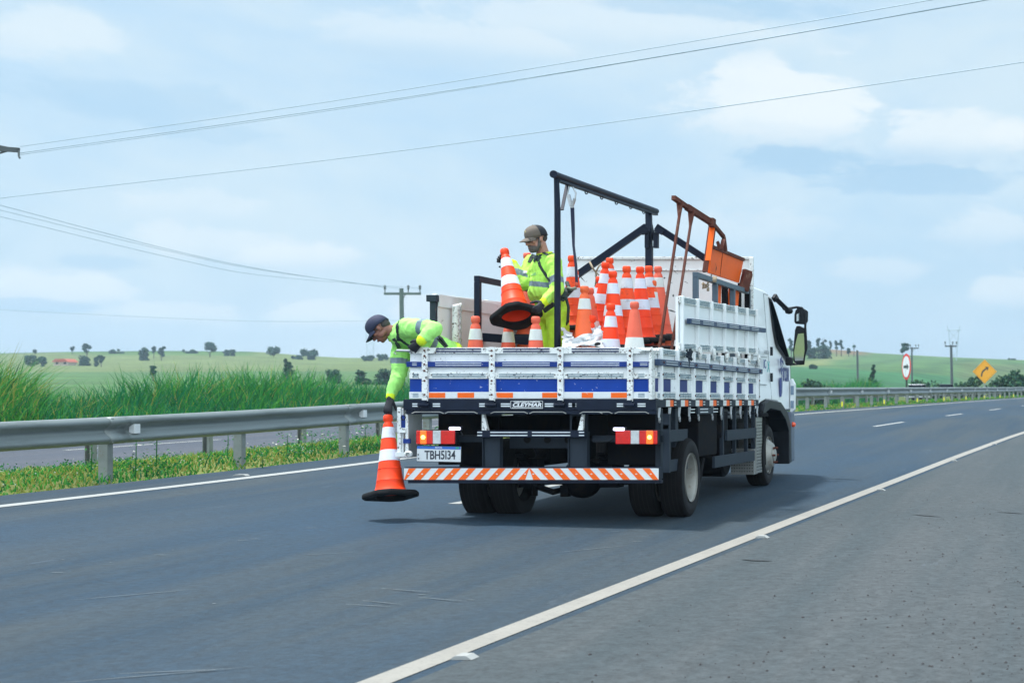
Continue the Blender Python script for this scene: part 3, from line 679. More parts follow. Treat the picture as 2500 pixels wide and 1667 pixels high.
wire([(50,378,30.5),(800,271,27.5),(1600,141,25),(2415,0,23),(3700,-228,20.5)],'third overhead wire, almost touching the second',.0065)
wire([(-300,521,34),(0,484,33),(800,391,30),(1600,284,27),(2500,152,24.5),(3600,-20,22)],'lone overhead wire crossing below the top group, from left edge to right edge',.0085)
wire([(-300,420,46),(0,501,50),(421,611,60),(655,660,68),(940,702,85)],'upper sagging wire from the left edge down to the utility pole',.011)
wire([(-300,440,46),(0,513,50),(421,615,60),(655,662,68),(979,705,85)],'middle sagging wire from the left edge to the utility pole',.009)
wire([(-300,468,46),(0,529,50),(421,630,60),(655,674,68),(1026,704,85)],'lowest sagging wire of the three running to the utility pole',.009)
wire([(-300,738,120),(0,756,110),(561,782,100),(889,783,98),(1250,776,96),(1620,772,93)],'low dark wire passing behind the bending worker',.018)
# nearest pole: just outside the frame, its crossarm end reaches in
root=empty('utility_pole',P(-60,1040,30)); tag(root,'blurred crossarm end of a utility pole entering at the left edge','utility pole')
b0=P(-60,1060,30); mb=MB(); mb.tube([b0,P(-60,340,30)],[.17,.12],10); mb.build('shaft',CONCW,root)
mb=MB(); mb.bar(P(-170,352,30),P(46,367,30),.07,.09); mb.bar(P(-60,345,30),P(46,366,30),.03); mb.bar(P(-60,392,30),P(20,368,30),.03); mb.build('crossarm',CONCW,root)
mb=MB(); q=P(46,366,30); mb.tube([q,q-Vector((0,0,.12)),q-Vector((-.02,0,.17))],.018,6); mb.build('insulator',M['porc'],root)

# ---------------------------------------------------------------- road signs
def disc(c,nrm,rx,rz,t,mb,m=0,n=40,off=0):
    right=Vector((nrm.y,-nrm.x,0)).normalized()*-1; up=Vector((0,0,1)); c=c+nrm*off
    poly=[(math.cos(2*math.pi*i/n)*rx,math.sin(2*math.pi*i/n)*rz) for i in range(n)]
    mb.prism(poly,lambda u,v,d: c+right*u+up*v+nrm*d,0,t,m)
SRED=mat('sign_red',(.62,.03,.03),.4,var=.05); SWH=mat('sign_white',(.68,.74,.76),.4,var=.04); SYE=mat('sign_yellow',(.80,.36,.01),.4,var=.05); SBK=mat('sign_black',(.02,.035,.03),.5)
d=72; c=P(2213,895,d); g=ground(c.x,d); root=empty('road_sign',(c.x,d,g)); tag(root,'round white road sign with a red rim and a black arrow, turned half away','road sign')
nrm=Vector((math.sin(R(-64)),-math.cos(R(-64)),0)); right=Vector((-nrm.y,nrm.x,0))
if right.x<0: right=-right
mb=MB(); disc(c,nrm,.61,.61,.01,mb); mb.build('rim',SRED,root)
mb=MB(); disc(c,nrm,.49,.49,.006,mb,off=.013); mb.build('face',SWH,root)
mb=MB(); mb.prism([(-.34,-.06),(.12,-.06),(.12,-.15),(.36,0),(.12,.15),(.12,.06),(-.34,.06)],lambda u,v,t:c+right*u+Vector((0,0,v))+nrm*t,.022,.027); mb.build('arrow',SBK,root)
mb=MB(); mb.box(c.x-.04,c.x+.04,d+.03,d+.11,g-.2,c.z+.3); mb.build('post',SBK,root)
d=100; c=P(2404,907,d); g=ground(c.x,d); root=empty('road_sign',(c.x,d,g)); tag(root,'yellow diamond road sign with a black arrow curving right','road sign')
mb=MB(); h=.78
mb.prism([(-h,0),(0,-h),(h,0),(0,h)],lambda u,v,t:Vector((c.x+u,d+t,c.z+v)),0,.012); mb.build('plate',SYE,root,bevel=.02)
mb=MB()
def ring(pts,w,off): 
    for i in range(4): mb.bar(Vector((c.x+pts[i][0],d-off,c.z+pts[i][1])),Vector((c.x+pts[(i+1)%4][0],d-off,c.z+pts[(i+1)%4][1])),.004,w,up=(0,1,0))
ring([(-.70,0),(0,-.70),(.70,0),(0,.70)],.022,.006); mb.build('border',SBK,root)
mb=MB(); arc=[(-.20,-.32),(-.19,-.16),(-.13,0),(.0,.12),(.09,.18)]
vs=[]
for i,(u,v) in enumerate(arc):
    a=arc[max(i-1,0)];b=arc[min(i+1,4)]; t=Vector((b[0]-a[0],b[1]-a[1])).normalized(); nn=(-t.y,t.x)
    for s_ in(-.05,.05): vs.append(Vector((c.x+u+nn[0]*s_,d-.006,c.z+v+nn[1]*s_)))
mb.add(vs,[(2*i,2*i+1,2*i+3,2*i+2) for i in range(4)])
mb.add([Vector((c.x+u,d-.006,c.z+v)) for u,v in ((.02,.31),(.26,.30),(.19,.06))],[(0,1,2)]); mb.build('arrow',SBK,root)
mb=MB(); mb.box(c.x-.04,c.x+.04,d+.016,d+.09,g-.2,c.z+.4); mb.build('post',M['galv_post'],root)

# ---------------------------------------------------------------- far cars
def car(x,d,s,name,col,lab,yaw=0,hh=1.45):
    base=Vector((XR(d)+s,d,zmed(s,d))); base.x=(x-PX)/FPX*d; h_=heading(d); r_=Vector((h_.y,-h_.x,0))
    fn=lambda u,v,w: base+h_*u+r_*v+Vector((0,0,w))
    root=empty(name,base); tag(root,lab,'car','cars on the opposite carriageway')
    body=[(-2.1,.35),(-2.15,.75),(-2.0,.95),(-1.2,1.0),(1.0,.92),(1.9,.78),(2.1,.55),(2.1,.3)]
    pm=mat('car_paint_'+('white' if col[0]>.4 else 'dark'),col,.3,coat=.5)
    mb=MB(); mb.prism(body,lambda u,v,t:fn(u,t,v),-.85,.85); mb.build('body',pm,root,bevel=.05)
    roof=[(-1.75,.98),(-1.15,hh),(.25,hh),(1.0,.92)]
    mb=MB(); mb.prism(roof,lambda u,v,t:fn(u,t*(1-.14*(v-.95)/.5),v),-.74,.74); mb.build('cabin',M['glass'],root,bevel=.04)
    mb=MB(); mb.prism([(-1.2,hh+.003),(-1.1,hh+.04),(.2,hh+.04),(.3,hh+.003)],lambda u,v,t:fn(u,t,v),-.64,.64); mb.build('roof',pm,root)
    for u in (-1.3,1.3):
        for v in (-.8,.62):
            mb=MB(); q=fn(u,v,.31); mb.lathe([(0,0),(.2,0),(.31,.02),(.31,.16),(.2,.18),(0,.18)],18,fn=lambda w:q+r_*w.x+h_*w.y+Vector((0,0,w.z)),axis='X'); mb.build('wheel',M['tyre'],root)
    mb=MB(); q=fn(2.06,-.6,.62); mb.box(q.x-.05,q.x+.05,q.y-.05,q.y+.05,q.z-.07,q.z+.05); mb.build('headlight',M['lens_clear'],root)
    mb=MB(); q=fn(2.06,.6,.62); mb.box(q.x-.05,q.x+.05,q.y-.05,q.y+.05,q.z-.07,q.z+.05); mb.build('headlight',M['lens_clear'],root)

car(2242,135,-19.9,'car',(.72,.74,.76),'white car on the opposite carriageway, its roof just above the guardrail')
car(2310,150,-19.9,'car',(.05,.06,.07),'dark car on the opposite carriageway, right of the white car')
# two short skid marks on the shoulder
M['skid']=mat('tyre_mark',(.022,.026,.030),.8)
for pts,l in ((((2228,1256),(2262,1259),(2300,1262)),'short dark tyre mark right of the third road stud'),(((1812,1366),(1840,1368),(1884,1370)),'short dark tyre mark close to the right edge line'),(((2435,1250),(2470,1252),(2500,1254)),'short dark tyre mark at the right edge of the frame')):
    mb=MB(); q=[at_ground(*p)+Vector((0,0,.005)) for p in pts]; w=(.012,.035,.010); vs=[]
    for p,ww in zip(q,w): vs+=[p+Vector((0,-ww,0)),p+Vector((0,ww,0))]
    mb.add(vs,[(0,2,3,1),(2,4,5,3)]); tag(mb.build('tyre_mark',M['skid'],org=q[1]),l,'tyre mark','tyre marks on the shoulder')
# the air: faint haze
mb=MB(); mb.box(-1500,1500,-490,1290,-8,60)
hz=bpy.data.materials.new('air'); hz.use_nodes=True; t=hz.node_tree; t.nodes.clear(); o_=t.nodes.new('ShaderNodeOutputMaterial'); v=t.nodes.new('ShaderNodeVolumePrincipled'); v.inputs['Color'].default_value=(.62,.82,1,1); v.inputs['Density'].default_value=.00038; v.inputs['Anisotropy'].default_value=.2; t.links.new(v.outputs[0],o_.inputs['Volume'])
tag(mb.build('haze',hz),kind='stuff')
# pale scuffs and flakes on the travel lanes
mb=MB(); random.seed(31)
def fleck(x,y,l,w,a):
    q=at_ground(x,y)+Vector((0,0,.0045)); u=Vector((math.cos(a),math.sin(a),0))*l/2; v=Vector((-math.sin(a),math.cos(a),0))*w/2
    mb.add([q-u,q-u*.4+v,q+u*.5+v*.7,q+u,q+u*.3-v,q-u*.5-v*.8],[(0,1,2,3,4,5)])
for x,y,l in ((390,1355,.12),(592,1319,.11),(622,1316,.10),(760,1289,.12),(140,1398,.12),(270,1373,.02),(422,1343,.02),(153,1367,.03),(523,1474,.03),(1150,1465,.06),(1500,1298,.10),(1555,1322,.12),(1030,1452,.06)): fleck(x,y,l,.018,random.uniform(-.1,.1))
for x,y,l,a in ((330,1452,.75,.9),(970,1440,.7,-.4),(1450,1340,.8,1.0),(920,1470,.5,-.5),(1060,1462,.6,-.45),(890,1478,.4,-.3),(360,1650,.9,.6),(410,1640,.6,.3),(800,1352,.5,.7)): fleck(x,y,l,.012,a)
tag(mb.build('road_scuffs',mat('scuff_pale',(.12,.14,.15),.7,var=.4,vscale=20)),'pale scuffs and paint flakes on the travel lanes','scuff',kind='stuff')
# ================================================================ THE TRUCK
TX=lambda x:(x-2640)/270; TZ=lambda y:CAMZ-(y-978)/270
SX=-3.86
def SD(x,X=SX): return FPX*X/(x-PX)
def SZ(y,d): return CAMZ-(y-PY)/FPX*d
G0=Vector((-4.97,14.0,0))
truck=empty('flatbed_truck',G0); tag(truck,'white and blue flatbed truck with drop sides and black gantry, loaded with traffic cones','truck')
def gate(part,mp,stakes,rows,u0,u1):
    """a drop side: mp(u,v,z) maps along / outward / up to the world"""
    for kind,z0,z1,v0,v1,m in rows:
        MB_[kind].box(u0,u1,v0,v1,z0,z1,0,fn=lambda p:mp(p.x,p.y,p.z))
def seg_boxes(mb,mp,us,z0,z1,v0,v1,m=0,pad=.02):
    for a,b in us: mb.box(a+pad,b-pad,v0,v1,z0,z1,m,fn=lambda p:mp(p.x,p.y,p.z))
def stripes(mb,mp,us,z0,z1,v,n,m=0,pad=.035,duty=.5):
    h=(z1-z0)/n
    for k in range(n):
        zc=z0+h*(k+.5)
        for a,b in us: mb.box(a+pad,b-pad,v-.004,v+.003,zc-h*duty/2,zc+h*duty/2,m,fn=lambda p:mp(p.x,p.y,p.z))
# --- tailgate
tl=lambda u,v,z:Vector((u,14.0-v,z))
xl,xr=TX(999.3),TX(1589)
st=[TX(q) for q in (1039,1202.8,1369.6,1539.3)]
cells=[(xl,st[0]-.026)]+[(st[i]+.026,st[i+1]-.026) for i in range(3)]+[(st[3]+.026,xr)]
z0,z1=1.138,1.598
mb=MB(); fn=lambda p:tl(p.x,p.y,p.z)
mb.box(xl,xr,-.045,-.018,z0,z1,0,fn); tg=mb.build('tailgate',M['white'],truck)
mb=MB(); mb.box(xl,xr,-.017,.008,1.548,1.598,0,fn); mb.box(xl,xr,-.050,-.0455,1.50,1.602,0,fn); mb.build('top_rail',M['white_worn'],tg,bevel=.004)
mb=MB(); stripes(mb,tl,[(a,b) for a,b in cells[1:4]]+[(cells[0][0]+.10,cells[0][1])][:0],1.553,1.600,.008,2,duty=.62,pad=.03); mb.build('top_rail_groove',M['groove_dark'],tg)
mb=MB(); mb.box(xl-.02,xr-.005,-.017,.018,1.424,1.473,0,fn); mb.build('blue_rail',M['rail_blue'],tg,bevel=.004)
mb=MB(); stripes(mb,tl,[(a,b) for a,b in cells[1:4]],1.430,1.468,.018,2,duty=.36,pad=.07); stripes(mb,tl,[(xl+.02,xl+.09),(cells[4][0]+.05,cells[4][1]-.01)],1.434,1.464,.018,2,duty=.36,pad=.015); mb.build('rail_pin_stripe',M['line_white'],tg)
mb=MB(); mb.box(xl,xr,-.017,.006,1.318,1.376,0,fn); mb.build('ribbed_rail',M['white_worn'],tg,bevel=.004)
mb=MB(); stripes(mb,tl,cells[1:4]+[(cells[0][0]+.0,cells[0][1]),(cells[4][0]+.01,cells[4][1]-.02)],1.328,1.366,.006,3,duty=.42,pad=.035); mb.build('rail_groove',M['groove'],tg)
mb=MB(); mb.box(xl,xr,-.017,-.012,1.200,1.317,0,fn); mb.build('blue_panel',M['blue'],tg)
mb=MB(); mb.box(xl,xr,-.017,.006,1.138,1.199,0,fn); mb.build('reflective_rail',M['white'],tg,bevel=.003)
mb=MB(); mb.box(cells[1][0],cells[3][1],.0065,.0085,1.146,1.193,0,fn); mb.build('reflective_tape',M['refl_white'],tg)
z3=lambda x,ox=860,sc=3.267: ox+x/sc
for a,b in ((615,745),(843,975),(1153,1285),(1518,1643),(1833,1923)):
    mb=MB(); mb.box(TX(z3(a)),TX(z3(b)),.009,.011,1.146,1.193,0,fn); mb.build('reflective_patch',M['refl_orange'],tg)
for a,b in ((302,430),):
    mb=MB(); mb.box(TX(z3(a,1400)),TX(z3(b,1400)),.009,.011,1.146,1.193,0,fn); mb.build('reflective_patch',M['refl_orange'],tg)
mb=MB(); stripes(mb,tl,[(xl,cells[0][1]),(cells[4][0]+.01,cells[4][1]-.02)],1.150,1.190,.006,3,duty=.42,pad=.035); mb.build('rail_groove',M['groove'],tg)
for s_ in st:
    mb=MB(); mb.box(s_-.026,s_+.026,-.012,.022,1.115,1.604,0,fn); mb.box(s_-.10,s_+.10,.0085,.0115,1.545,1.6,0,fn)
    sk=mb.build('stake',M['white_worn'],tg,bevel=.004)
    mb=MB()
    for zz in (1.572,1.525,1.448,1.39,1.30,1.175): mb.lathe([(.009,0),(.009,.006),(0,.008)],8,fn=lambda v,zz=zz: Vector((s_+v.x,14.0-.022-v.z,zz+v.y)))
    mb.build('bolt',M['rust'],tg)
    mb=MB(); mb.box(s_-.022,s_+.022,.022,.05,1.075,1.125,0,fn); mb.lathe([(.016,-.05),(.016,.05)],8,fn=lambda v: Vector((s_+v.z,14.0-.045,1.082+v.x+0*v.y))if 0 else Vector((s_+v.z,14.0-.045+v.x,1.082+v.y))); mb.build('hinge',M['black'],tg)
# corner latch and corner posts
mb=MB(); mb.box(xr-.012,xr+.018,-.06,.03,1.13,1.575,0,fn); mb.build('corner_post',M['white_worn'],truck,bevel=.004)
mb=MB(); mb.box(xr-.10,xr+.06,.006,.03,1.560,1.592,0,fn); mb.tube([(xr-.07,13.965,1.577),(xr+.09,13.96,1.573)],.014,8); mb.tube([(xr+.02,13.96,1.55),(xr+.02,13.95,1.60)],.012,8); mb.build('corner_latch',M['white_worn'],truck,bevel=.003)
mb=MB(); mb.tube([(xl-.10,13.97,1.572),(xl+.02,13.98,1.57)],.012,8); mb.tube([(xl-.10,13.97,1.572),(xl-.125,13.965,1.55),(xl-.10,13.96,1.54)],.006,6); mb.build('corner_latch',M['steel'],truck)
# --- right hand drop side
sd_=lambda u,v,z:Vector((SX+v,u,z)); fs=lambda p:sd_(p.x,p.y,p.z)
ss=[14.17]+[14.75+.61*i for i in range(7)]; e0,e1=14.07,18.45
sc_=[(ss[i]+.022,ss[i+1]-.022) for i in range(7)]
mb=MB(); mb.box(e0,e1,-.04,-.014,z0,z1,0,fs); sg=mb.build('side_gate',M['white'],truck)
mb=MB(); mb.box(e0,e1,-.0135,.006,1.545,1.60,0,fs); mb.build('top_rail',M['white_worn'],sg,bevel=.004)
mb=MB(); stripes(mb,sd_,sc_,1.552,1.592,.006,3,duty=.5,pad=.04); mb.build('rail_groove',M['groove'],sg)
mb=MB(); mb.box(e0-.02,e1+.12,-.0135,.038,1.44,1.498,0,fs); mb.build('blue_rail',M['slate'],sg,bevel=.004)
mb=MB(); stripes(mb,sd_,sc_,1.447,1.491,.038,2,duty=.26,pad=.06); mb.build('rail_pin_stripe',M['line_white'],sg)
mb=MB(); mb.box(e0,e1,-.0135,.006,1.325,1.388,0,fs); mb.box(e0,e1,-.0135,.006,1.138,1.20,0,fs); mb.build('ribbed_rail',M['white_worn'],sg,bevel=.004)
mb=MB(); stripes(mb,sd_,sc_,1.335,1.380,.006,3,duty=.5,pad=.05); stripes(mb,sd_,sc_,1.150,1.192,.006,3,duty=.5,pad=.05); stripes(mb,sd_,[(e0,e0+.09)],1.15,1.19,.006,3,pad=.01); stripes(mb,sd_,[(e0,e0+.09)],1.335,1.38,.006,3,pad=.01); mb.build('rail_groove',M['groove'],sg)
mb=MB(); mb.box(e0,e1,-.0135,-.008,1.203,1.322,0,fs); mb.build('blue_panel',M['blue_dull'],sg)
mb=MB()
for a,b in sc_: mb.box(a,a+.10,-.0075,.0,1.203,1.322,0,fs) if 0 else mb.box(b-.15,b-.0,-.0075,-.002,1.203,1.322,0,fs)
mb.build('inner_rib',M['white'],sg)
for s_ in ss[:]+[18.42]:
    mb=MB(); mb.box(s_-.022,s_+.022,-.01,.030,1.128,1.605,0,fs)
    sk=mb.build('stake',M['white_clean'],sg,bevel=.004)
    mb=MB()
    for zz in (1.47,1.36,1.17): mb.lathe([(.010,0),(.010,.006),(0,.009)],8,fn=lambda v,zz=zz: Vector((SX+(.030 if zz<1.4 else .039)+v.z,s_+v.x,zz+v.y)))
    mb.build('bolt',M['rust'],sg)
# --- high side panel right and left
def high_side(X,sgn,D0,D1,stk,lab=None):
    tilt=lambda d:.020*(d-14.9)
    mp=lambda u,v,z:Vector((X+sgn*v,u,z+tilt(u))); f=lambda p:mp(p.x,p.y,p.z)
    mb=MB(); mb.box(D0,D1,-.035,-.012,1.60,2.12,0,f); pn=mb.build('high_side_panel',M['white_clean'] if sgn>0 else M['board_white'],truck)
    cl=[(stk[i]+.02,stk[i+1]-.02) for i in range(len(stk)-1)]
    mb=MB(); mb.box(D0,D1,-.0115,.008,2.055,2.125,0,f); mb.box(D0,D1,-.0115,.008,1.615,1.675,0,f); mb.build('ribbed_rail',M['white_worn'] if sgn>0 else M['board_white'],pn,bevel=.004)
    if sgn>0:
        mb=MB(); stripes(mb,mp,cl,2.065,2.115,.008,4,duty=.5,pad=.05); stripes(mb,mp,cl,1.622,1.668,.008,3,duty=.5,pad=.05); mb.build('rail_groove',M['groove'],pn)
        mb=MB(); mb.box(D0+.25,D1+.30,.0085,.05,1.865,1.918,0,f); mb.build('slate_rail',M['slate'],pn,bevel=.004)
        mb=MB(); stripes(mb,mp,[(cl[0][0]+.15,cl[0][1])]+cl[1:],1.872,1.912,.05,2,duty=.3,pad=.05); mb.build('rail_pin_stripe',M['line_white'],pn)
        mb=MB(); stripes(mb,mp,cl,1.555,1.60,.010,3,duty=.0,pad=.05)
    for s_ in stk:
        mb=MB(); mb.box(s_-.02,s_+.02,-.01,.028,1.60,2.13,0,f); sk=mb.build('stake',M['white_clean'] if sgn>0 else M['board_white'],pn,bevel=.004)
        if sgn>0 and s_>15:
            mb=MB(); mb.lathe([(0,-.045),(.030,-.03),(.036,0),(.030,.03),(0,.045)],10,fn=lambda v: Vector((X+.036+v.x*.6,s_+v.y,1.625+v.z*1.5-.02))); mb.lathe([(0,-.03),(.024,-.02),(.026,.02),(0,.03)],10,fn=lambda v: Vector((X+.036+v.x*.6,s_+v.y,1.555+v.z))); mb.build('latch_knuckle',M['white_worn'],pn,smooth=True)
    return pn
high_side(SX,1,14.86,18.41,[14.93,15.53,16.12,16.70,17.27,17.83,18.36])
mb=MB()
for k in range(9):
    mb.tube([(SX+.06+random.uniform(-.02,.02),14.92+random.uniform(-.05,.09),1.57+random.uniform(-.05,.05)),(SX+.075,14.98+random.uniform(-.06,.1),1.55+random.uniform(-.05,.05)),(SX+.055,15.05+random.uniform(-.06,.06),1.60+random.uniform(-.08,.03))],.007,5)
mb.tube([(SX+.06,14.97,1.60),(SX+.062,15.01,1.5),(SX+.06,15.0,1.45)],.005,5)
mb.build('tie_wire',M['guard'],truck)
lp=high_side(-6.06,-1,14.5,18.41,[14.53,15.8,17.1,18.36])
mb=MB(); f=lambda p:Vector((p.x,p.y,p.z)); mb.box(-6.085,-6.03,14.46,14.50,1.15,2.10); mb.box(-6.11,-6.015,14.44,14.52,2.045,2.105); mb.build('end_post',M['guard'],lp)
mb=MB(); mb.box(-6.035,-6.012,14.5,18.4,2.0,2.115); mb.build('inner_top_rail',M['board_white'],lp)
mb=MB(); mb.box(-6.034,-6.015,14.5,18.4,1.14,1.62); mb.build('inner_board',M['board_white'],lp)
mb=MB(); x_,d_=P(1113,760,14.75).x,14.75; mb.tube([(x_,d_,1.16),(x_,d_,2.02)],.035,12); mb.tube([(x_-.03,d_,2.02),(x_+.06,d_,2.04)],.012,8); mb.build('chain_post',M['white_worn'],lp)
mb=MB(); x_=P(1124,760,14.70).x
for k in range(24):
    zc=2.0-k*.034; a=k%2
    pts=[Vector((x_+(.010*math.cos(t) if a else 0),14.70+(0 if a else .010*math.cos(t)),zc+.021*math.sin(t))) for t in [i*math.pi/4 for i in range(9)]]; mb.tube(pts,.0045,5,cap=False)
mb.build('chain',M['steel'],lp)
# lowered rear part of the left drop side, hanging below the bed
lg=lambda p:Vector((p.x,p.y,p.z))
xa,xb=TX(965.6),TX(994.7)
mb=MB(); mb.box(xa+.012,xa+.050,14.05,14.45,.60,1.05); lgate=mb.build('lowered_side_gate',M['white'],truck,bevel=.004)
mb=MB(); mb.box(xa-.0,xa+.035,14.03,14.049,.60,1.06); mb.box(xa+.075,xa+.10,14.03,14.05,.64,1.0); mb.box(xa+.012,xa+.10,14.028,14.05,.60,.64); mb.build('gate_edge',M['white_worn'],lgate,bevel=.004)
mb=MB(); mb.box(xa+.036,xa+.074,14.035,14.05,.86,.99); mb.box(xa+.06,xa+.12,14.02,14.045,.735,.775); mb.build('blue_rail_end',M['rail_blue'],lgate)
mb=MB(); mb.box(xa+.03,xa+.085,14.015,14.03,.83,.875); mb.box(xa-.005,xa+.13,14.01,14.03,.615,.655); mb.lathe([(.03,0),(.03,.03),(.018,.04)],12,fn=lambda v:Vector((xa+.12+v.x,14.01-v.z,.64+v.y))); mb.build('hinge',M['white_worn'],lgate)
mb=MB(); pts=[Vector((TX(987)+.018*math.sin(t),13.98,TZ(1019)+.022*math.cos(t))) for t in [i*math.pi/5 for i in range(10)]]; mb.tube(pts,.006,6); mb.build('ring_hook',M['black'],lgate)
# --- bed floor and frame
mb=MB(); mb.box(-6.06,SX-.04,14.05,18.42,1.10,1.137); mb.build('bed_floor',mat('bed_planks',(.10,.085,.065),.8,var=.4,vscale=2,stretch=(9,.6,1)),truck)
mb=MB()
xa,xb=TX(985.5),TX(1602)
mb.box(xa,xb,13.99,14.06,1.035,1.133); mb.box(xa+.02,xb-.0,14.0,14.05,.998,1.0345); rf=mb.build('bed_frame',M['black'],truck,bevel=.003)
mb=MB()
for a,b,o in ((485,550,0),(648,706,0),(1018,1085,0),(1190,1262,0),(1540,1625,0),(1730,1790,0),(350,415,1),(515,578,1),(-8,22,1)):
    xx0,xx1=TX(z3(a,1400 if o else 860)),TX(z3(b,1400 if o else 860))
    for yy in (542,559): mb.box(xx0,xx1,13.984,13.9895,TZ(820+yy/3.267)-.006,TZ(820+yy/3.267)+.006)
mb.build('pin_stripe',M['line_white'],rf)
mb=MB()
for a,b,o in ((480,735,0),(745,1005,0),(1110,1405,0),(1420,1712,0),(1820,2000,0),(55,315,1),(335,605,1)):
    x0_,x1_=TX(z3(a,1400 if o else 860)),TX(z3(b,1400 if o else 860)); zt=TZ(820+606/3.267)
    pts=[(x0_,13.982,zt-.014),(x0_+.03,13.982,zt),(x1_-.03,13.982,zt),(x1_,13.982,zt-.014)]; mb.tube(pts,.0042,5)
mb.build('scroll_line',mat('scroll_grey',(.34,.35,.33),.5),rf)
# maker's plate
def text(txt,name,m,loc,size,parent,sx=1,axis='rear',ext=.002,shear=0,bold=0,rot=None,align='CENTER'):
    cu=bpy.data.curves.new('t','FONT'); cu.body=txt; cu.size=size; cu.align_x=align; cu.align_y='CENTER'; cu.extrude=ext; cu.shear=shear; cu.offset=bold
    t=bpy.data.objects.new('t',cu); COL.objects.link(t); dg=bpy.context.evaluated_depsgraph_get(); me=bpy.data.meshes.new_from_object(t.evaluated_get(dg)); bpy.data.objects.remove(t)
    rm=Matrix.Rotation(R(90),4,'X')
    if axis=='side': rm=Matrix.Rotation(R(90),4,'Z')@rm
    if rot: rm=rot@rm
    me.transform(Matrix.Translation(Vector(loc))@rm@Matrix.Scale(sx,4,Vector((1,0,0)))); me.materials.clear(); me.materials.append(m)
    return link(name,me,parent)
px,pz=TX(z3(1399)),TZ(820+548/3.267); w,h=.147,.036
mb=MB(); mb.prism([(-w,-h+.008),(-w+.008,-h),(w-.008,-h),(w,-h+.008),(w,h-.008),(w-.008,h),(-w+.008,h),(-w,h-.008)],lambda u,v,t:Vector((px+u,t,pz+v)),13.978,13.9895); mp_=mb.build('maker_plate',M['black'],truck)
mb=MB()
for a,b in (((-w+.004,-h+.003),(w-.004,-h+.003)),((-w+.004,h-.003),(w-.004,h-.003)),((-w+.003,-h+.004),(-w+.003,h-.004)),((w-.003,-h+.004),(w-.003,h-.004))):
    mb.bar((px+a[0],13.9765,pz+a[1]),(px+b[0],13.9765,pz+b[1]),.003,.003)
mb.build('plate_border',M['letter_white'],mp_)
text('CLEYMAR','lettering',M['letter_white'],(px,13.9765,pz-.003),.047,mp_,1.28,shear=.25,bold=.0016)
text('CARROCERIAS E CARRETAS','lettering',M['letter_white'],(px,13.9765,pz+.024),.016,mp_,1.18,shear=.2,bold=.0004)
mb=MB()
for k in range(26): mb.box(px-.13+k*.0102,px-.13+k*.0102+.0065,13.9755,13.9775,pz-.0285,pz-.0225)
mb.build('small_print',M['letter_white'],mp_)
# side of the frame
mb=MB(); mb.box(SX-.05,SX+.012,14.065,18.46,1.06,1.130); sf=mb.build('side_rail',M['black'],truck,bevel=.003)
z7=lambda x:1500+x/6.533
for a,m_,b in ((800,862,915),(1040,1098,1152),(1275,1330,1383),(1497,1552,1603),(1715,1765,1812),(1915,1965,2010),(2112,2160,2203)):
    mb=MB(); mb.box(SX+.0125,SX+.016,SD(z7(a)),SD(z7(m_)),1.066,1.126); mb.build('white_reflector',M['refl_white'],sf)
    mb=MB(); mb.box(SX+.0125,SX+.016,SD(z7(m_)),SD(z7(b)),1.066,1.126); mb.build('orange_reflector',M['refl_orange'],sf)
    mb=MB()
    for zz in (1.082,1.108): mb.box(SX+.0125,SX+.015,SD(z7(b))+.04,SD(z7(b))+.11,zz-.005,zz+.005)
    mb.build('pin_stripe',M['line_white'],sf)
for i,a in enumerate((715,880,1035,1195,1340,1560,1705,1860,2010,2160,2310)):
    d=SD(z7(a))
    if d>18.5: d=18.44
    mb=MB(); mb.add([Vector((SX-.01,d+q,z)) for q in(-.006,.006) for z in (1.058,)]+[Vector((SX+.014,d+q,1.058)) for q in (-.006,.006)]+[Vector((SX-.01,d+q,.965)) for q in(-.006,.006)]+[Vector((SX+.004,d+q,.965)) for q in (-.006,.006)],[(0,1,3,2),(4,5,7,6),(0,2,6,4),(1,3,7,5),(0,1,5,4),(2,3,7,6)])
    hk=mb.build('rope_hook',M['line_white'],truck)
    mb=MB(); pts=[Vector((SX+.0,d+.012+.018*math.cos(t),.945+.028*math.sin(t))) for t in [i_*math.pi/4-1.5 for i_ in range(8)]]; mb.tube(pts,.007,6); mb.build('hook_end',M['steel'],hk)
# cross members under the bed
mb=MB()
for d in (14.6,15.3,16.0,16.7,17.4,18.1): mb.box(-6.0,SX-.02,d,d+.07,1.0,1.099)
mb.box(-5.42,-5.30,14.1,20.6,.80,.98); mb.box(-4.64,-4.52,14.1,20.6,.80,.98); mb.box(-5.42,-4.52,15.75,15.9,.72,.98)
mb.build('chassis_frame',M['chassis'],truck)
# --- rear underbody
mb=MB(); y0,y1=14.10,14.16
for a,b in ((1172,1209),(1382,1423)): 
    mb.box(TX(a),TX(b),y0,y1,.50,1.0); mb.box(TX(a)-.012,TX(a)-.004,y0-.02,y1,.50,.84); mb.box(TX(b)+.004,TX(b)+.012,y0-.02,y1,.50,.84)
mb.box(-5.30,-4.66,14.35,14.45,.68,.84)
fr=mb.build('bumper_bracket',M['guard'],truck,bevel=.003)
mb=MB()
for q in (1254,1304.5,1356): mb.lathe([(0,.0),(.030,0),(.034,.004)],16,fn=lambda v,q=q:Vector((TX(q)+v.x,14.345-v.z,TZ(1075)+v.y)))
mb.build('frame_hole',mat('hole_black',(.002,.002,.003),1),fr)
mb=MB(); mb.box(TX(1161.5),TX(1424.7),14.03,14.09,.788,.852); cb=mb.build('cross_bar',M['black'],truck,bevel=.003)
mb=MB()
for a,b in ((988,1026),(1092,1388),(1425,1730),(1800,1842)):
    for zz in (.806,.834): mb.box(TX(z3(a)),TX(z3(b)),14.0265,14.0295,zz-.0045,zz+.0045)
mb.build('pin_stripe',M['line_white'],cb)
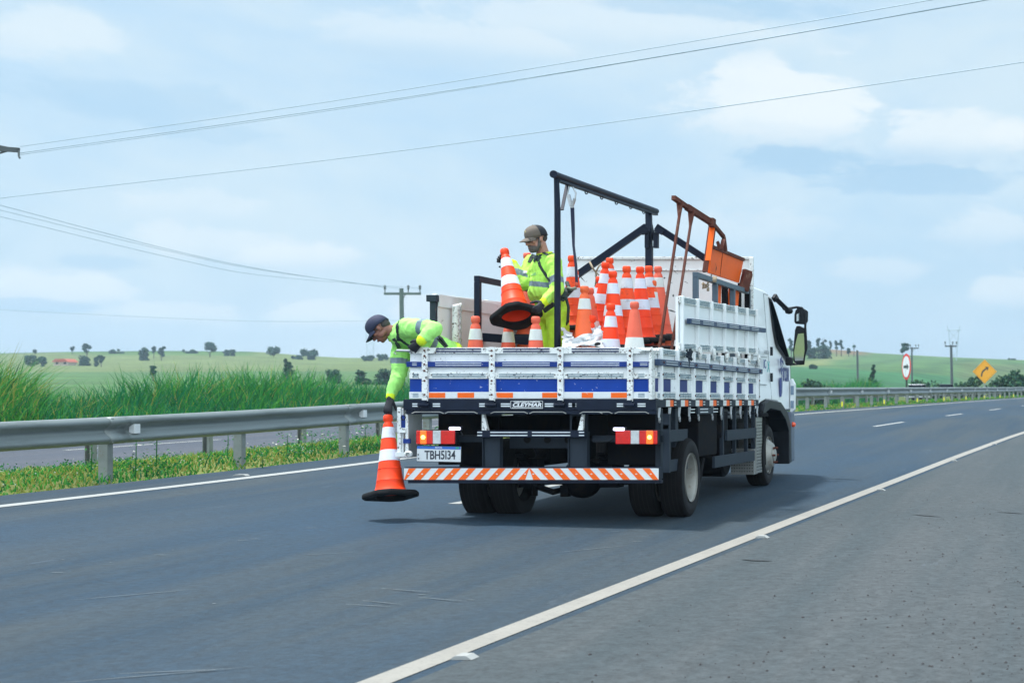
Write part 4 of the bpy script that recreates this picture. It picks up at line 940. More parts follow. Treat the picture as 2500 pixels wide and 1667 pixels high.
for a,sg_ in ((1172,1),(1407,-1)):
    x=TX(a); mb=MB(); w=.055
    if sg_>0: mb.prism([(0,1.0),(.02,1.0),(w,.852),(0,.852)],lambda u,v,t:Vector((x+u,t,v)),14.04,14.08)
    else: mb.prism([(-.0,.852),(.055-.02,1.0),(.055,1.0),(.045,.852)],lambda u,v,t:Vector((x-.0+u,t,v)),14.04,14.08)
    mb.build('gusset',M['white_worn'],cb)
# dark splash panels and side brackets
mb=MB(); mb.box(TX(1012),-5.47,14.52,14.54,.52,1.0); mb.build('mud_flap',M['chassis'],truck)
mb=MB(); mb.box(-4.44,TX(1600),14.52,14.54,.52,1.0); mb.build('mud_flap',M['chassis'],truck)
mb=MB(); mb.box(-5.99,-5.44,14.25,14.33,.74,.80); mb.box(-4.5,TX(1600),14.25,14.33,.74,.80); mb.build('lamp_beam',M['guard'],truck)
mb=MB(); mb.box(TX(1604),TX(1620),14.20,14.24,.46,1.0); mb.box(TX(1604),TX(1618),14.20,14.24,.86,.90); mb.build('guard_post',M['guard'],truck)
# --- lamps
def lamp(x0,x1,mirror):
    z0,z1=TZ(1084),TZ(1051); a,b=TX(x0),TX(x1); w=b-a
    mb=MB(); mb.box(a-.006,b+.006,14.075,14.14,z0-.006,z1+.006); lb=mb.build('tail_light',M['plastic_black'],truck,bevel=.006)
    segs=[(0,.10,'lens_red'),(.10,.27,'lens_amber'),(.27,.43,'lens_red'),(.43,.64,'lens_clear'),(.64,1,'lens_red')]
    for s0,s1,m_ in segs:
        if mirror: s0,s1=1-s1,1-s0
        mb=MB(); cc=.05 if m_=='lens_clear' else 0
        mb.box(a+w*s0,a+w*s1-.0015,14.055,14.074,z0,z1); mb.build({'lens_red':'red_lens','lens_amber':'amber_lens','lens_clear':'clear_lens'}[m_],M[m_],lb,bevel=.006)
    q=.185 if not mirror else 1-.185; mb=MB(); mb.lathe([(.0,.012),(.016,.008),(.02,0)],14,fn=lambda v:Vector((a+w*q+v.x,14.054-v.z,(z0+z1)/2+v.y))); mb.build('bulb',M['lens_hot'],lb,smooth=True)
lamp(1009,1104,False); lamp(1498,1600.5,True)
for a,b,y in ((752,840,738),(302,392,743)):
    o=860 if a>700 else 1400; mb=MB(); x0,x1=TX(z3(a,o)),TX(z3(b,o)); zc=TZ(820+y/3.267); mb.box(x0,x1,14.05,14.07,zc-.013,zc+.013); ls=mb.build('marker_light',M['led'],truck,bevel=.008)
    mb=MB(); mb.box(x0-.01,x1+.01,14.0705,14.09,zc-.02,zc+.02); mb.build('housing',M['plastic_black'],ls)
mb=MB(); mb.tube([(TX(1108),14.12,.86),(TX(1117),14.12,.80),(TX(1150),14.12,.80)],.008,6); mb.tube([(TX(1496),14.12,.80),(TX(1480),14.12,.75),(TX(1440),14.12,.745)],.008,6); mb.build('cable',M['plastic_black'],truck)
# --- number plate
x0,x1,z0_,z1_=TX(1012.4),TX(1120),TZ(1127),TZ(1089); cx_=(x0+x1)/2; rr=Matrix.Translation(Vector((cx_,0,(z0_+z1_)/2)))@Matrix.Rotation(R(-1.2),4,'Y').inverted()@Matrix.Translation(-Vector((cx_,0,(z0_+z1_)/2)))
fp=lambda p: rr@p
mb=MB(); mb.box(x0,x1,14.045,14.052,z0_,z1_,0,fp); pl=mb.build('licence_plate',M['plate'],truck,bevel=.003)
mb=MB(); mb.box(x0+.002,x1-.002,14.0425,14.0445,z1_-.027,z1_-.001,0,fp); mb.build('plate_header',M['plate_blue'],pl)
mb=MB(); 
for q in ((x0,x1,z1_-.002,z1_+.003),(x0,x1,z0_-.003,z0_+.001)): mb.box(q[0],q[1],14.040,14.044,q[2],q[3],0,fp)
mb.build('plate_rim',M['ink'],pl)
text('BRASIL','lettering',M['letter_white'],fp(Vector((cx_-.0,14.0415,z1_-.014))),.020,pl,1.1,ext=.0008)
text('TBH5I34','lettering',M['ink'],fp(Vector((cx_+.012,14.0435,(z0_+z1_)/2-.014))),.110,pl,.70,ext=.0008,bold=.0020)
mb=MB(); mb.box(x1-.045,x1-.015,14.040,14.042,z1_-.021,z1_-.006,0,fp); mb.build('flag',M['green_flag'],pl)
mb=MB(); mb.box(x0+.008,x0+.020,14.0425,14.0440,z0_+.055,z0_+.066,0,fp); mb.box(x0+.010,x0+.024,14.0425,14.0440,z0_+.018,z0_+.030,0,fp); mb.build('plate_mark',M['ink'],pl)
# --- bumper
bx0,bx1,bz0,bz1=TX(988),TX(1609.7),TZ(1170.5),TZ(1142.5)
mb=MB(); mb.box(bx0,bx1,13.99,14.09,bz0-.006,bz1+.010); bp=mb.build('bumper',M['black'],truck,bevel=.004)
mb=MB(); mb.box(bx0+.03,bx1+.012,14.0,14.08,bz0-.032,bz0-.0065); mb.build('bumper_lip',M['black'],bp)
mb=MB(); mb.box(bx0+.001,bx1-.003,13.984,13.9895,bz0,bz1); mb.build('white_tape',M['refl_white'],bp)
cxm=TX(z3(1417)); pitch=119/3.267/270; wst=58/3.267/270; sl_=82/3.267/270
def stripe(xb,sgn):
    pts=[(xb,bz0+.001),(xb+sgn*wst,bz0+.001),(xb+sgn*(wst-sl_),bz1-.001),(xb-sgn*sl_,bz1-.001)]
    # clip at the ends of the bar
    pts=[(min(max(p[0],bx0+.001),bx1-.004),p[1]) for p in pts]
    if abs(pts[0][0]-pts[1][0])<.003 and abs(pts[2][0]-pts[3][0])<.003: return
    mb=MB(); mb.prism(pts,lambda u,v,t:Vector((u,t,v)),13.9815,13.9835); sp=mb.build('orange_stripe',M['refl_orange'],bp)
    mx=sum(p[0] for p in pts)/4; mb=MB(); mb.lathe([(0,.003),(.008,.002),(.009,0)],8,fn=lambda v:Vector((mx+v.x*1.2,13.981-v.z,(bz0+bz1)/2+v.y*.7))); mb.build('rivet',M['refl_white'],bp)
k=0
while True:
    xb=cxm-wst*1.55-k*pitch    # left arm: leans right going up
    if xb<bx0-.06: break
    stripe(xb,-1) if 0 else None
    pts=[(xb,bz0+.001),(xb+wst,bz0+.001),(xb+wst+sl_,bz1-.001),(xb+sl_,bz1-.001)]
    for pp in (pts,[(2*cxm-p[0],p[1]) for p in pts]):
        pp=[(min(max(p[0],bx0+.001),bx1-.004),p[1]) for p in pp]
        if k==0: pp=[((min(p[0],cxm) if pp[0][0]<cxm else max(p[0],cxm)),p[1]) for p in pp]
        if max(p[0] for p in pp)-min(p[0] for p in pp)<.01: continue
        mb=MB(); mb.prism(pp,lambda u,v,t:Vector((u,t,v)),13.9815,13.9835); sp=mb.build('orange_stripe',M['refl_orange'],bp)
        mx=sum(p[0] for p in pp)/4; mb=MB(); mb.lathe([(0,.003),(.007,.002),(.008,0)],8,fn=lambda v:Vector((mx+v.x*1.2,13.981-v.z,(bz0+bz1)/2+v.y*.7))); mb.build('rivet',M['refl_white'],bp)
    k+=1
# --- wheels
def wheel(xo,d,zc,r,sgn,lab,dual=False,front=False,w=.235):
    """xo: outer face, sgn +1 = outer face towards +X"""
    mk=lambda v:Vector((xo-sgn*v.x,d+v.y,zc+v.z))
    mb=MB(); tp=[(r*.60,.02),(r*.66,.005),(r*.80,-.004),(r*.93,.004),(r*.985,.022,0),(r,.045,0),(r,w-.045,0),(r*.985,w-.022,0),(r*.93,w-.004),(r*.8,w+.004),(r*.62,w-.01),(r*.60,w*.5)]
    tp=[(q[0],q[1]) for q in tp]
    prof=[(a,b,1 if i<3 or i>=8 else 0) for i,(a,b) in enumerate(tp)]
    root=None
    mb.lathe(prof,56,fn=mk,axis='X',close=True)
    # tread grooves
    wr=mb.build('wheel',[M['tyre'],M['side_rubber']],truck,auto=50)
    mb=MB()
    for q in (.25,.42,.58,.75): mb.lathe([(r+.0015,w*q-.004),(r+.0015,w*q+.004)],56,fn=mk,axis='X')
    mb.build('tread_groove',mat('groove_black',(.003,.003,.003),1) if 'gb' not in M else M['gb'],wr)
    mb=MB(); ri=r*.60
    if front:
        mb.lathe([(ri*1.02,.0),(ri*1.02,.02),(ri*.97,.03),(ri*.92,.04),(ri*.80,.0),(ri*.62,-.05),(ri*.45,-.06),(.09,-.05),(.085,-.07),(.06,-.08),(0,-.08)],40,fn=mk,axis='X')
    else:
        mb.lathe([(ri*1.03,-.002),(ri*1.03,.012),(ri*.98,.02),(ri*.94,.05),(ri*.93,.13),(ri*.80,.155),(ri*.45,.16),(.10,.16),(.095,.10),(.07,.09),(0,.09)],40,fn=mk,axis='X')
    rm_=mb.build('rim',M['rim'],wr,auto=35)
    mb=MB()
    for k in range(10 if not front else 6):
        t=2*math.pi*k/(10 if not front else 6); rr_=.125 if not front else .10; x0=.16 if not front else -.06
        mb.lathe([(.014,x0),(.014,x0-.035),(0,x0-.038)],6,fn=lambda v:mk(Vector((v.x,v.y+rr_*math.cos(t),v.z+rr_*math.sin(t)))),axis='X')
    mb.build('wheel_nut',M['rust'] if front else M['steel'],wr)
    return wr
M['gb']=mat('groove_black',(.003,.003,.003),1)
RW=.385; zr_=road(-1,15.1).z
zc=.0+RW-.012
wheel(-3.80,15.1,zc,RW,1,''); wheel(-4.085,15.1,zc,RW,1,'')
wheel(-5.935,15.1,zc,RW,-1,''); wheel(-5.65,15.1,zc,RW,-1,'')
DF=19.05; zf=road(-1.4,DF).z+.375
wheel(-3.84,DF,zf,.375,1,'',front=True); wheel(-5.95,DF,zf,.375,-1,'',front=True)
mb=MB(); mb.tube([(-5.75,15.1,zc),(-3.98,15.1,zc)],.07,12); mb.tube([(-4.55,DF,zf),(-5.2,DF,zf)],.06,8)
mb.lathe([(0,-.15),(.10,-.13),(.185,-.05),(.195,.03),(.15,.10),(.07,.16),(0,.17)],24,fn=lambda v:Vector((-4.87+v.x,15.1+v.z,zc-.01+v.y*1.0)));
mb.tube([(-4.87,15.1,zc+.05),(-4.87,19,.62)],.05,10)
mb.build('rear_axle',M['chassis'],truck,auto=40)
mb=MB()
for x in (-5.36,-4.58):
    mb=MB()
    for q in range(4): mb.bar((x,14.75+q*.03,.62-q*.022),(x,15.1,.50-q*.022),.07,.014); mb.bar((x,15.1,.50-q*.022),(x,15.5-q*.03,.62-q*.022),.07,.014)
    mb.box(x-.09,x+.09,15.0,15.2,.28,.56); mb.build('leaf_spring',M['chassis'],truck)
mb=MB()
mb.tube([(-5.25,14.9,.30),(-5.1,14.95,.24),(-5.05,15.2,.26)],.03,8); mb.tube([(-5.3,15.0,.33),(-5.3,15.0,.20)],.035,8)
mb.box(-5.05,-4.98,15.0,15.1,.19,.30)
mb.build('brake_pipe',M['chassis'],truck)
# wheel guards (boxes behind and ahead of the rear wheel) and side guards
SG=-3.845
mb=MB()
for za,zb in ((.735,.845),(.455,.565)): mb.box(SG-.03,SG,14.42,15.12-.0,za,zb)
mb.box(SG-.09,SG-.04,14.30,14.38,.40,1.05); mb.box(SG-.12,SG-.07,14.62,14.68,.44,1.05); mb.box(SG-.16,SG-.05,14.86,14.96,.44,1.05)
mb.build('side_guard',M['guard'],truck,bevel=.003)
mb=MB(); 
mb.box(SG-.03,SG,SD(1776,SG),SD(1847,SG),.685,.80); mb.box(SG-.03,SG,SD(1751,SG)-.1,SD(1843,SG),.415,.535)
for d in (16.75,17.35,17.95,18.35): mb.box(SG-.07,SG-.031,d,d+.05,.42,1.06)
mb.build('side_guard',M['guard'],truck,bevel=.003)
mb=MB(); mb.box(SG-.35,SG-.05,15.75,16.55,.55,1.0); mb.box(SG-.25,SG-.045,16.72,17.05,.72,1.0); mb.build('tool_box',M['chassis'],truck,bevel=.01)
mb=MB(); mb.tube([(SG-.10,16.15,.52),(SG-.12,16.05,.28)],.022,6); mb.build('drain_hose',M['rubber'],truck)
mb=MB(); mb.box(SG-.02,SG+.0,SD(1704,SG),SD(1732,SG)+.2,.985,1.055); fb=mb.build('frame_bracket',M['guard'],truck)
mb=MB()
for d0_,d1_ in ((SD(1685,SG),SD(1696,SG)),(SD(1709,SG),SD(1728,SG)),(SD(1741,SG),SD(1752,SG))):
    for zz in (1.005,1.035): mb.box(SG+.001,SG+.004,d0_,d1_,zz-.005,zz+.005)
mb.build('pin_stripe',M['line_white'],fb)
mb=MB(); mb.lathe([(0,-.30),(.24,-.30),(.27,-.27),(.27,.27),(.24,.30),(0,.30)],36,fn=lambda v:Vector((SG-.45+v.x,17.45+v.y,.535+v.z)),axis='X'); mb.build('spare_tank',M['chassis'],truck,auto=40)
mb=MB()
pts=[(18.32,.98),(18.52,.95),(18.66,.86),(18.70,.74),(18.72,.28)]
for i in range(4):
    a,b=pts[i],pts[i+1]; mb.add([Vector((SG-.30,a[0],a[1])),Vector((SG-.02,a[0],a[1])),Vector((SG-.02,b[0],b[1])),Vector((SG-.30,b[0],b[1]))],[(0,1,2,3)])
mb.box(SG-.30,SG-.025,18.30,18.50,.25,.55); mb.box(SG-.025,SG-.015,18.38,18.72,.26,.92)
hs=mb.build('heat_shield',mat('aluminium_shield',(.32,.33,.32),.4,.6,var=.15,vscale=8),truck)
mb=MB()
for i in range(7):
    for j in range(16): 
        d=18.41+.045*i; z=.29+.038*j; mb.box(SG-.0145,SG-.0125,d,d+.018,z,z+.010)
for i in range(9):
    for j in range(7): mb.box(SG-.29+.03*i,SG-.28+.03*i,18.298,18.2995,.28+.036*j,.292+.036*j)
mb.build('shield_hole',M['gb'],hs)
# battery box / step frame behind the cab
mb=MB(); mb.tube([(SG-.03,18.72,.98),(SG-.02,18.80,.90),(SG-.02,18.84,.34)],.03,6); mb.tube([(SG-.05,18.86,.95),(SG-.05,18.9,.35)],.025,6); mb.box(SG-.20,SG+.02,18.50,18.92,.93,.975); mb.build('step_frame',M['chassis'],truck)
mb=MB(); mb.box(SG-.08,SG-.0,18.86,18.93,.64,.70); mb.box(SG-.08,SG-.0,18.86,18.93,.36,.42); mb.build('step_plate',M['rim'],truck)
mb=MB(); mb.tube([(SG-.15,18.3,1.0),(SG-.15,17.2,1.0)],.03,8); mb.tube([(SG-.2,18.3,.93),(SG-.2,16.9,.95)],.02,8); mb.build('air_pipe',M['steel'],truck)
mb=MB(); mb.box(-5.9,-5.5,16.0,17.6,.45,1.0); mb.build('fuel_tank',M['chassis'],truck,bevel=.05)

# --- headboard
HD=18.44
hb0,hb1=-6.07,(1838-2640)/FPX*HD
zt=CAMZ+(978-629.5)*HD/FPX
mb=MB(); mb.box(hb0,hb1,HD,HD+.04,1.14,zt); hb=mb.build('headboard',M['board_white'],truck)
mb=MB(); mb.box(hb0,hb1+.01,HD-.03,HD-.001,zt-.02,zt+.012); mb.box(hb0,hb1,HD-.02,HD-.001,zt-.155,zt-.140); mb.box(hb1-.035,hb1+.012,HD-.045,HD-.001,1.15,zt+.0); mb.build('headboard_rim',M['white_worn'],hb,bevel=.004)
mb=MB(); random.seed(9)
for k in range(46):
    x=random.uniform(hb0+.1,hb1-.1); z=random.uniform(1.7,zt-.17); a=random.choice((-.3,.6,1.4,2.3,.2)); l=random.uniform(.02,.16); w=random.uniform(.004,.014)
    p=Vector((x,HD-.0015,z)); q=p+Vector((math.cos(a)*l,0,math.sin(a)*l)); n_=Vector((-math.sin(a),0,math.cos(a)))*w; mb.add([p-n_*.3,p+(q-p)*.5-n_,q,p+(q-p)*.45+n_],[(0,1,2,3)])
mb.build('scratches',mat('bare_metal_scratch',(.07,.085,.085),.6),hb)
# --- gantry
GX=-4.94
gz=lambda y,d:CAMZ+(978-y)*d/FPX
d1=SD(1359,GX); d2=SD(1600,GX); d2=17.85
zb=gz(424.6,14.58)+.0
p1=Vector((GX,14.50,gz(426,14.5))); p2=Vector((GX,18.0,gz(516,18.0)))
mb=MB(); mb.tube([p1,p2],.032,14); mb.bar(p1+Vector((0,.1,-.042)),p2+Vector((0,-.02,-.042)),.05,.02); ga=mb.build('gantry',M['black'],truck,auto=40)
mb=MB(); mb.lathe([(0,-.006),(.036,-.006),(.036,.03),(.0,.03)],18,fn=lambda v:Vector((GX+v.x,p1.y-.01+v.z,p1.z+v.y))); mb.build('end_cap',M['black'],ga)
mb=MB(); xx=(1361-2640)/FPX*14.6; mb.tube([(xx+.0,14.6,1.14),(xx,14.6,2.9),(GX-.003,14.58,p1.z-.01)],[.031,.029,.024],14); mb.box(xx-.055,xx+.055,14.55,14.66,1.14,1.60+.02) ; mb.build('post',M['black'],ga,auto=40)
mb=MB(); mb.bar(P(1388,433,15.0),P(1372,513,14.75),.03,.012,up=(0,1,0)); mb.build('brace',M['black'],ga)
mb=MB(); pt=Vector((GX+.0,17.7,1.14)); mb.bar(pt,Vector((GX,17.7,gz(600,17.7)+0)),.075,.075); mb.bar(Vector((GX,17.7,gz(600,17.7))),Vector((GX-.02,17.75,gz(515,17.9))),.07,.05); mb.bar(P(1583,520,17.9),P(1597,585,17.72),.03,.04); mb.build('post',M['black'],ga,bevel=.004)
mb=MB()
for x0,x1 in ((1576,1586),(1597,1608)): 
    a=P(x0,568,17.68); b=P(x1,606,17.68); mb.box(a.x,b.x,17.64,17.70,b.z,a.z)
mb.bar(P(1566,568,17.64),P(1584,560,17.64),.05,.06); mb.bar(P(1600,560,17.64),P(1618,568,17.64),.05,.06)
mb.build('clamp_plate',M['black'],ga)
mb=MB(); mb.bar(P(1579,553,17.72),P(1400,678,17.9),.075,.065,up=(0,1,0)); mb.bar(P(1601,553,17.72),P(1725,633,17.9),.075,.065,up=(0,1,0)); mb.build('roof_strut',M['slate'] if 0 else M['black'],ga,bevel=.004)
for x,y in ((1431.5,463),(1469,476),(1505,489),(1540,500),(1571.7,512)):
    d=SD(x,GX); c=P(x,y,d); mb=MB(); pts=[c+Vector((.0+.0*t,.018*math.cos(t),-.02+.030*math.sin(t))) for t in [i*math.pi/5 for i in range(11)]]; pts=[c+Vector((.014*math.cos(t),0,-.018+.028*math.sin(t))) for t in [i*math.pi/5 for i in range(11)]]; mb.tube(pts,.006,6); mb.build('hanger_ring',M['black'],ga)
mb=MB(); rp=[P(1440,640,17.6),P(1447,655,17.55),P(1455,664,17.6),P(1456,680,17.6),P(1454,700,17.62)]; mb.tube(rp,.012,6); mb.tube([P(1455,664,17.6),P(1462,650,17.6),P(1468,645,17.6)],.010,6); mb.tube([P(1455,664,17.6),P(1463,672,17.6),P(1459,684,17.6)],.008,6); mb.build('rope_knot',M['rope'],truck,smooth=True)
# --- hand rails inside the bed
def railframe(X,D0,D1,zt,w,m,post_h=1.14,mid=True):
    mb=MB(); mb.box(X-w/2,X+w/2,D0,D1,zt-w,zt); mb.box(X-w/2,X+w/2,D0,D0+w,post_h,zt-w-.001); mb.box(X-w/2,X+w/2,D1-w,D1,post_h,zt-w-.001)
    if mid: 
        for q in (.33,.66): mb.box(X-w/2,X+w/2,D0+(D1-D0)*q,D0+(D1-D0)*q+w,post_h,zt-w-.001)
    return mb.build('hand_rail',m,truck,bevel=.004)
railframe(-5.78,14.8,16.9,gz(673,14.8),.055,M['black'],mid=False)
railframe(-3.955,15.85,18.4,gz(664,15.85),.055,M['hand_rail'])
mb=MB()
for k in range(4): mb.tube([P(1742+k*2.2,675,16.3)+Vector((0,-.0,0)),P(1741+k*2.2,689,16.27)],.008,6)
for k in range(10):
    a=P(1713+random.uniform(0,18),688+random.uniform(0,16),16.35); b=P(1713+random.uniform(0,18),690+random.uniform(0,16),16.35); mb.tube([a,a.lerp(b,.5)+Vector((0,0,-.03)),b],.009,6)
mb.build('rope_coil',M['rope'],truck,smooth=True)
# beams lying in the bed, left half
mb=MB(); mb.bar(P(1165,822,15.6),P(1400,840,15.6),.055,.085); mb.build('load_beam',M['black'],truck)

# --- cab
CX=-3.935
def cabprof():   # (d, z) outline of the cab side
    return [(18.62,.98),(18.60,1.30),(18.60,2.42),(18.66,2.50),(18.90,2.535),(19.7,2.53),(20.10,2.49),(20.32,2.36),(20.86,1.72),(20.98,1.55),(21.08,1.15),(21.08,.98),(20.45,.99),(20.05,1.10),(19.3,1.12),(18.95,1.08)]
pr=cabprof(); Lx=-5.98
def inset(d,z,k):
    c=(19.6,1.8); return (c[0]+(d-c[0])*(1-k),c[1]+(z-c[1])*(1-k))
def taper(z): return max(0,(z-1.75))*.13
mb=MB(); n=len(pr); rings=[(CX,0.02),(CX-.05,0)]; vs=[]
layers=[(Lx,.03,-1),(Lx+.06,0,-1),(CX-.06,0,1),(CX,.025,1)]
for x,k,sg_ in layers:
    for d,z in pr:
        dd,zz=inset(d,z,k); vs.append(Vector((x-sg_*taper(zz),dd,zz)))
fs_=[]
for i in range(3):
    for j in range(n): fs_.append((i*n+j,i*n+(j+1)%n,(i+1)*n+(j+1)%n,(i+1)*n+j))
fs_+= [tuple(range(n)),tuple(range(3*n,4*n))]
mb.add(vs,fs_); cab=mb.build('cab',M['white_clean'],truck,auto=32,bevel=.012)
side=lambda d,z,o=.0: Vector((CX+o-taper(z),d,z))
def panel(name,pts,m,par,o=.004,t=.006,bevel=0):
    mb=MB(); n=len(pts); a=[side(d,z,o) for d,z in pts]; b=[side(d,z,o+t) for d,z in pts]; mb.add(a+b,[tuple(range(n))[::-1],tuple(range(n,2*n))]+[(i,(i+1)%n,n+(i+1)%n,n+i) for i in range(n)]); return mb.build(name,m,par,bevel=bevel)
def sdz(x,y,X=CX): d=FPX*(X-.05)/(x-PX); return d,CAMZ-(y-PY)/FPX*d
win=[(19.96,2.40),(20.10,2.40),(20.36,2.16),(20.82,1.70),(20.76,1.66),(20.14,1.86),(20.04,2.06)]
panel('door_window',win,M['glass'],cab)
win2=[(q[0],q[1]) for q in [(19.90,2.45),(20.13,2.43),(20.40,2.18),(20.87,1.69),(20.78,1.62),(20.10,1.83),(19.99,2.04)]]
panel('window_seal',win2,M['plastic_black'],cab,o=.001,t=.0025)
panel('rear_window',[(18.74,2.42),(18.98,2.38),(19.06,2.12),(19.10,1.72),(18.74,1.74)],M['white_clean'],cab,o=.001,t=.004)
panel('side_air_slot',[(18.72,2.0),(18.78,2.0),(18.86,1.74),(18.72,1.74)],M['glass'],cab,o=.0055,t=.003)
# door seams as thin recessed-looking strips
mb=MB()
for a,b in (((19.62,2.47),(19.66,1.14)),((19.62,2.475),(19.9,2.48)),((20.92,1.58),(20.96,1.05))): mb.bar(side(*a,.0005),side(*b,.0005),.008,.006)
mb.bar(side(18.62,1.66),side(19.36,1.66),.012,.008); mb.bar(side(18.62,1.32),side(19.36,1.32),.012,.008)
mb.build('door_seam',mat('seam_grey',(.25,.28,.30),.6),cab)
mb=MB(); mb.prism([(20.16,1.42),(20.26,1.42),(20.30,1.34),(20.28,1.22),(20.22,1.17),(20.16,1.17)],lambda u,v,t:Vector((CX+t,u,v)),.004,.018); mb.build('door_handle_recess',M['ink_blue'],cab,bevel=.004)
mb=MB()
for zz in (1.63,1.30):
    mb.box(CX+.002,CX+.03,19.56,19.61,zz+.06,zz+.17)
mb.build('door_hinge',M['plastic_black'],cab,bevel=.004)
# lettering on the cab side
text('Fircon','lettering',M['ink_blue'],side(20.55,1.50,.006),.40,cab,.50,axis='side',ext=.002)
mb=MB()
for a,b,c_ in (((20.18,1.66),(20.30,1.70),(20.22,1.56)),((20.20,1.54),(20.34,1.58),(20.26,1.46))):
    mb.add([side(*q,.006) for q in (a,b,c_)]+[side(*q,.009) for q in (a,b,c_)],[(0,1,2),(3,4,5),(0,1,4,3),(1,2,5,4),(2,0,3,5)])
mb.build('emblem',M['ink_blue'],cab)
text('FABRICA','lettering',M['ink_grey'],side(19.32,1.72,.006),.07,cab,1.1,axis='side',ext=.002)
text('IC','lettering',M['ink_blue'],side(19.22,1.57,.006),.16,cab,1.0,axis='side',ext=.002)
text('X','lettering',M['ink_teal'],side(19.44,1.54,.006),.20,cab,1.0,axis='side',ext=.002)
# wheel arch and front corner
mb=MB()
arch=[(18.92,.98),(19.02,1.085),(19.30,1.13),(20.05,1.10),(20.45,.98),(20.72,.80),(20.78,.30),(20.60,.28),(20.58,.72),(20.35,.88),(20.0,.99),(19.35,1.02),(19.10,.98),(19.0,.90)]
n=len(arch); a=[Vector((CX-.20,d,z)) for d,z in arch]; b=[Vector((CX+.05,d,z)) for d,z in arch]; mb.add(a+b,[tuple(range(n))[::-1],tuple(range(n,2*n))]+[(i,(i+1)%n,n+(i+1)%n,n+i) for i in range(n)])
mb.build('wheel_arch',M['plastic_black'],truck,bevel=.01)
mb=MB(); mb.box(CX-.6,CX+.04,20.80,21.05,.30,.975); mb.build('front_bumper',mat('bumper_grey',(.10,.13,.18),.45),truck,bevel=.03)
mb=MB(); mb.box(CX-.30,CX-.205,18.6,20.75,.45,1.09); mb.box(-5.0,CX-.31,19.45,20.6,.35,1.0); mb.build('engine_block',M['chassis'],truck)
mb=MB(); mb.prism([(0,.95),(.055,1.0),(.060,1.34),(.02,1.42),(0,1.40)],lambda u,v,t:Vector((CX-.02+u+.03,t,v)),20.86,20.98); fc=mb.build('front_corner',M['white_clean'],truck,bevel=.006)
mb=MB(); mb.box(CX+.02,CX+.062,20.852,20.859,1.02,1.12); mb.box(CX+.02,CX+.062,20.852,20.859,1.20,1.32); mb.build('corner_slot',mat('slot_blue_grey',(.20,.28,.38),.4),fc)
mb=MB(); mb.lathe([(0,.02),(.03,.015),(.035,0)],12,fn=lambda v:Vector((CX+.055+v.x,20.85-v.z,.80+v.y))); mb.build('side_indicator',mat('indicator_orange',(.9,.10,.03),.2,coat=.5),truck,smooth=True)
# wind deflector over the window
mb=MB(); mb.bar(P(1889,722,20.1),P(1896,733,20.15),.05,.08); mb.bar(P(1893,728,20.1),P(1928,762,20.3),.06,.045,up=(0,1,0)); mb.lathe([(0,-.04),(.04,-.03),(.05,0),(.04,.03),(0,.04)],10,fn=lambda v:P(1926,759,20.3)+v*1.1); mb.bar(P(1908,744,20.2),P(1915,757,20.2),.03); mb.build('mirror_bracket',M['plastic_black'],truck,bevel=.008)
mb=MB(); mb.tube([P(1925,753,20.4),P(1945,750,20.5),P(1958,752,20.5),P(1967,764,20.5),P(1966,800,20.5),P(1969,850,20.5),P(1962,888,20.5),P(1930,889,20.5)],.016,8); ma=mb.build('mirror_arm',M['plastic_black'],truck,smooth=True)
mb=MB(); a=P(1917,871,20.4); b=P(1933,892,20.4); mb.box(a.x,b.x,20.38,20.52,b.z,a.z); mb.build('mirror_foot',M['plastic_black'],ma,bevel=.02)
def mirror(poly,glass,d,yaw):
    c=P(sum(p[0] for p in poly)/len(poly),sum(p[1] for p in poly)/len(poly),d)
    rot=Matrix.Translation(c)@Matrix.Rotation(R(yaw),4,'Z')@Matrix.Rotation(R(2.2),4,'X')@Matrix.Translation(-c)
    mb=MB(); pts=[P(x,y,d) for x,y in poly]; n=len(pts)
    f0=[rot@p for p in pts]; f1=[rot@(c+(p-c)*.92+Vector((0,.09,0))) for p in pts]; mb.add(f0+f1,[tuple(range(n)),tuple(range(n,2*n))[::-1]]+[(i,(i+1)%n,n+(i+1)%n,n+i) for i in range(n)])
    o=mb.build('mirror',M['plastic_black'],truck,bevel=.014,auto=40)
    mb=MB(); g=[rot@(P(x,y,d)+Vector((0,-.006,0))) for x,y in glass]; g2=[rot@(P(x,y,d)+Vector((0,-.003,0))) for x,y in glass]; n=len(g); mb.add(g+g2,[tuple(range(n)),tuple(range(n,2*n))[::-1]]+[(i,(i+1)%n,n+(i+1)%n,n+i) for i in range(n)])
    mb.build('mirror_glass',M['mirror'],o)
q5=lambda pts:[(1780+x/5.227,660+y/5.227) for x,y in pts]
mirror(q5([(845,510),(880,470),(960,490),(1005,520),(1000,660),(970,692),(850,685),(828,660),(830,560)]),q5([(865,560),(900,540),(895,640),(862,650)]),20.5,0)
mirror(q5([(860,705),(900,705),(985,745),(990,790),(985,1040),(960,1170),(930,1205),(850,1195),(818,1160),(818,1010),(840,760)]),q5([(880,810),(955,800),(962,1020),(945,1150),(840,1155),(830,1050),(845,950)]),20.5,6)
# windscreen, front
mb=MB(); mb.add([Vector((CX-.12-taper(2.35),20.385,2.32)),Vector((Lx+.12+taper(2.35),20.385,2.32)),Vector((Lx+.1,20.90,1.74)),Vector((CX-.1,20.90,1.74))],[(0,1,2,3)]); mb.build('windscreen',M['glass'],cab)
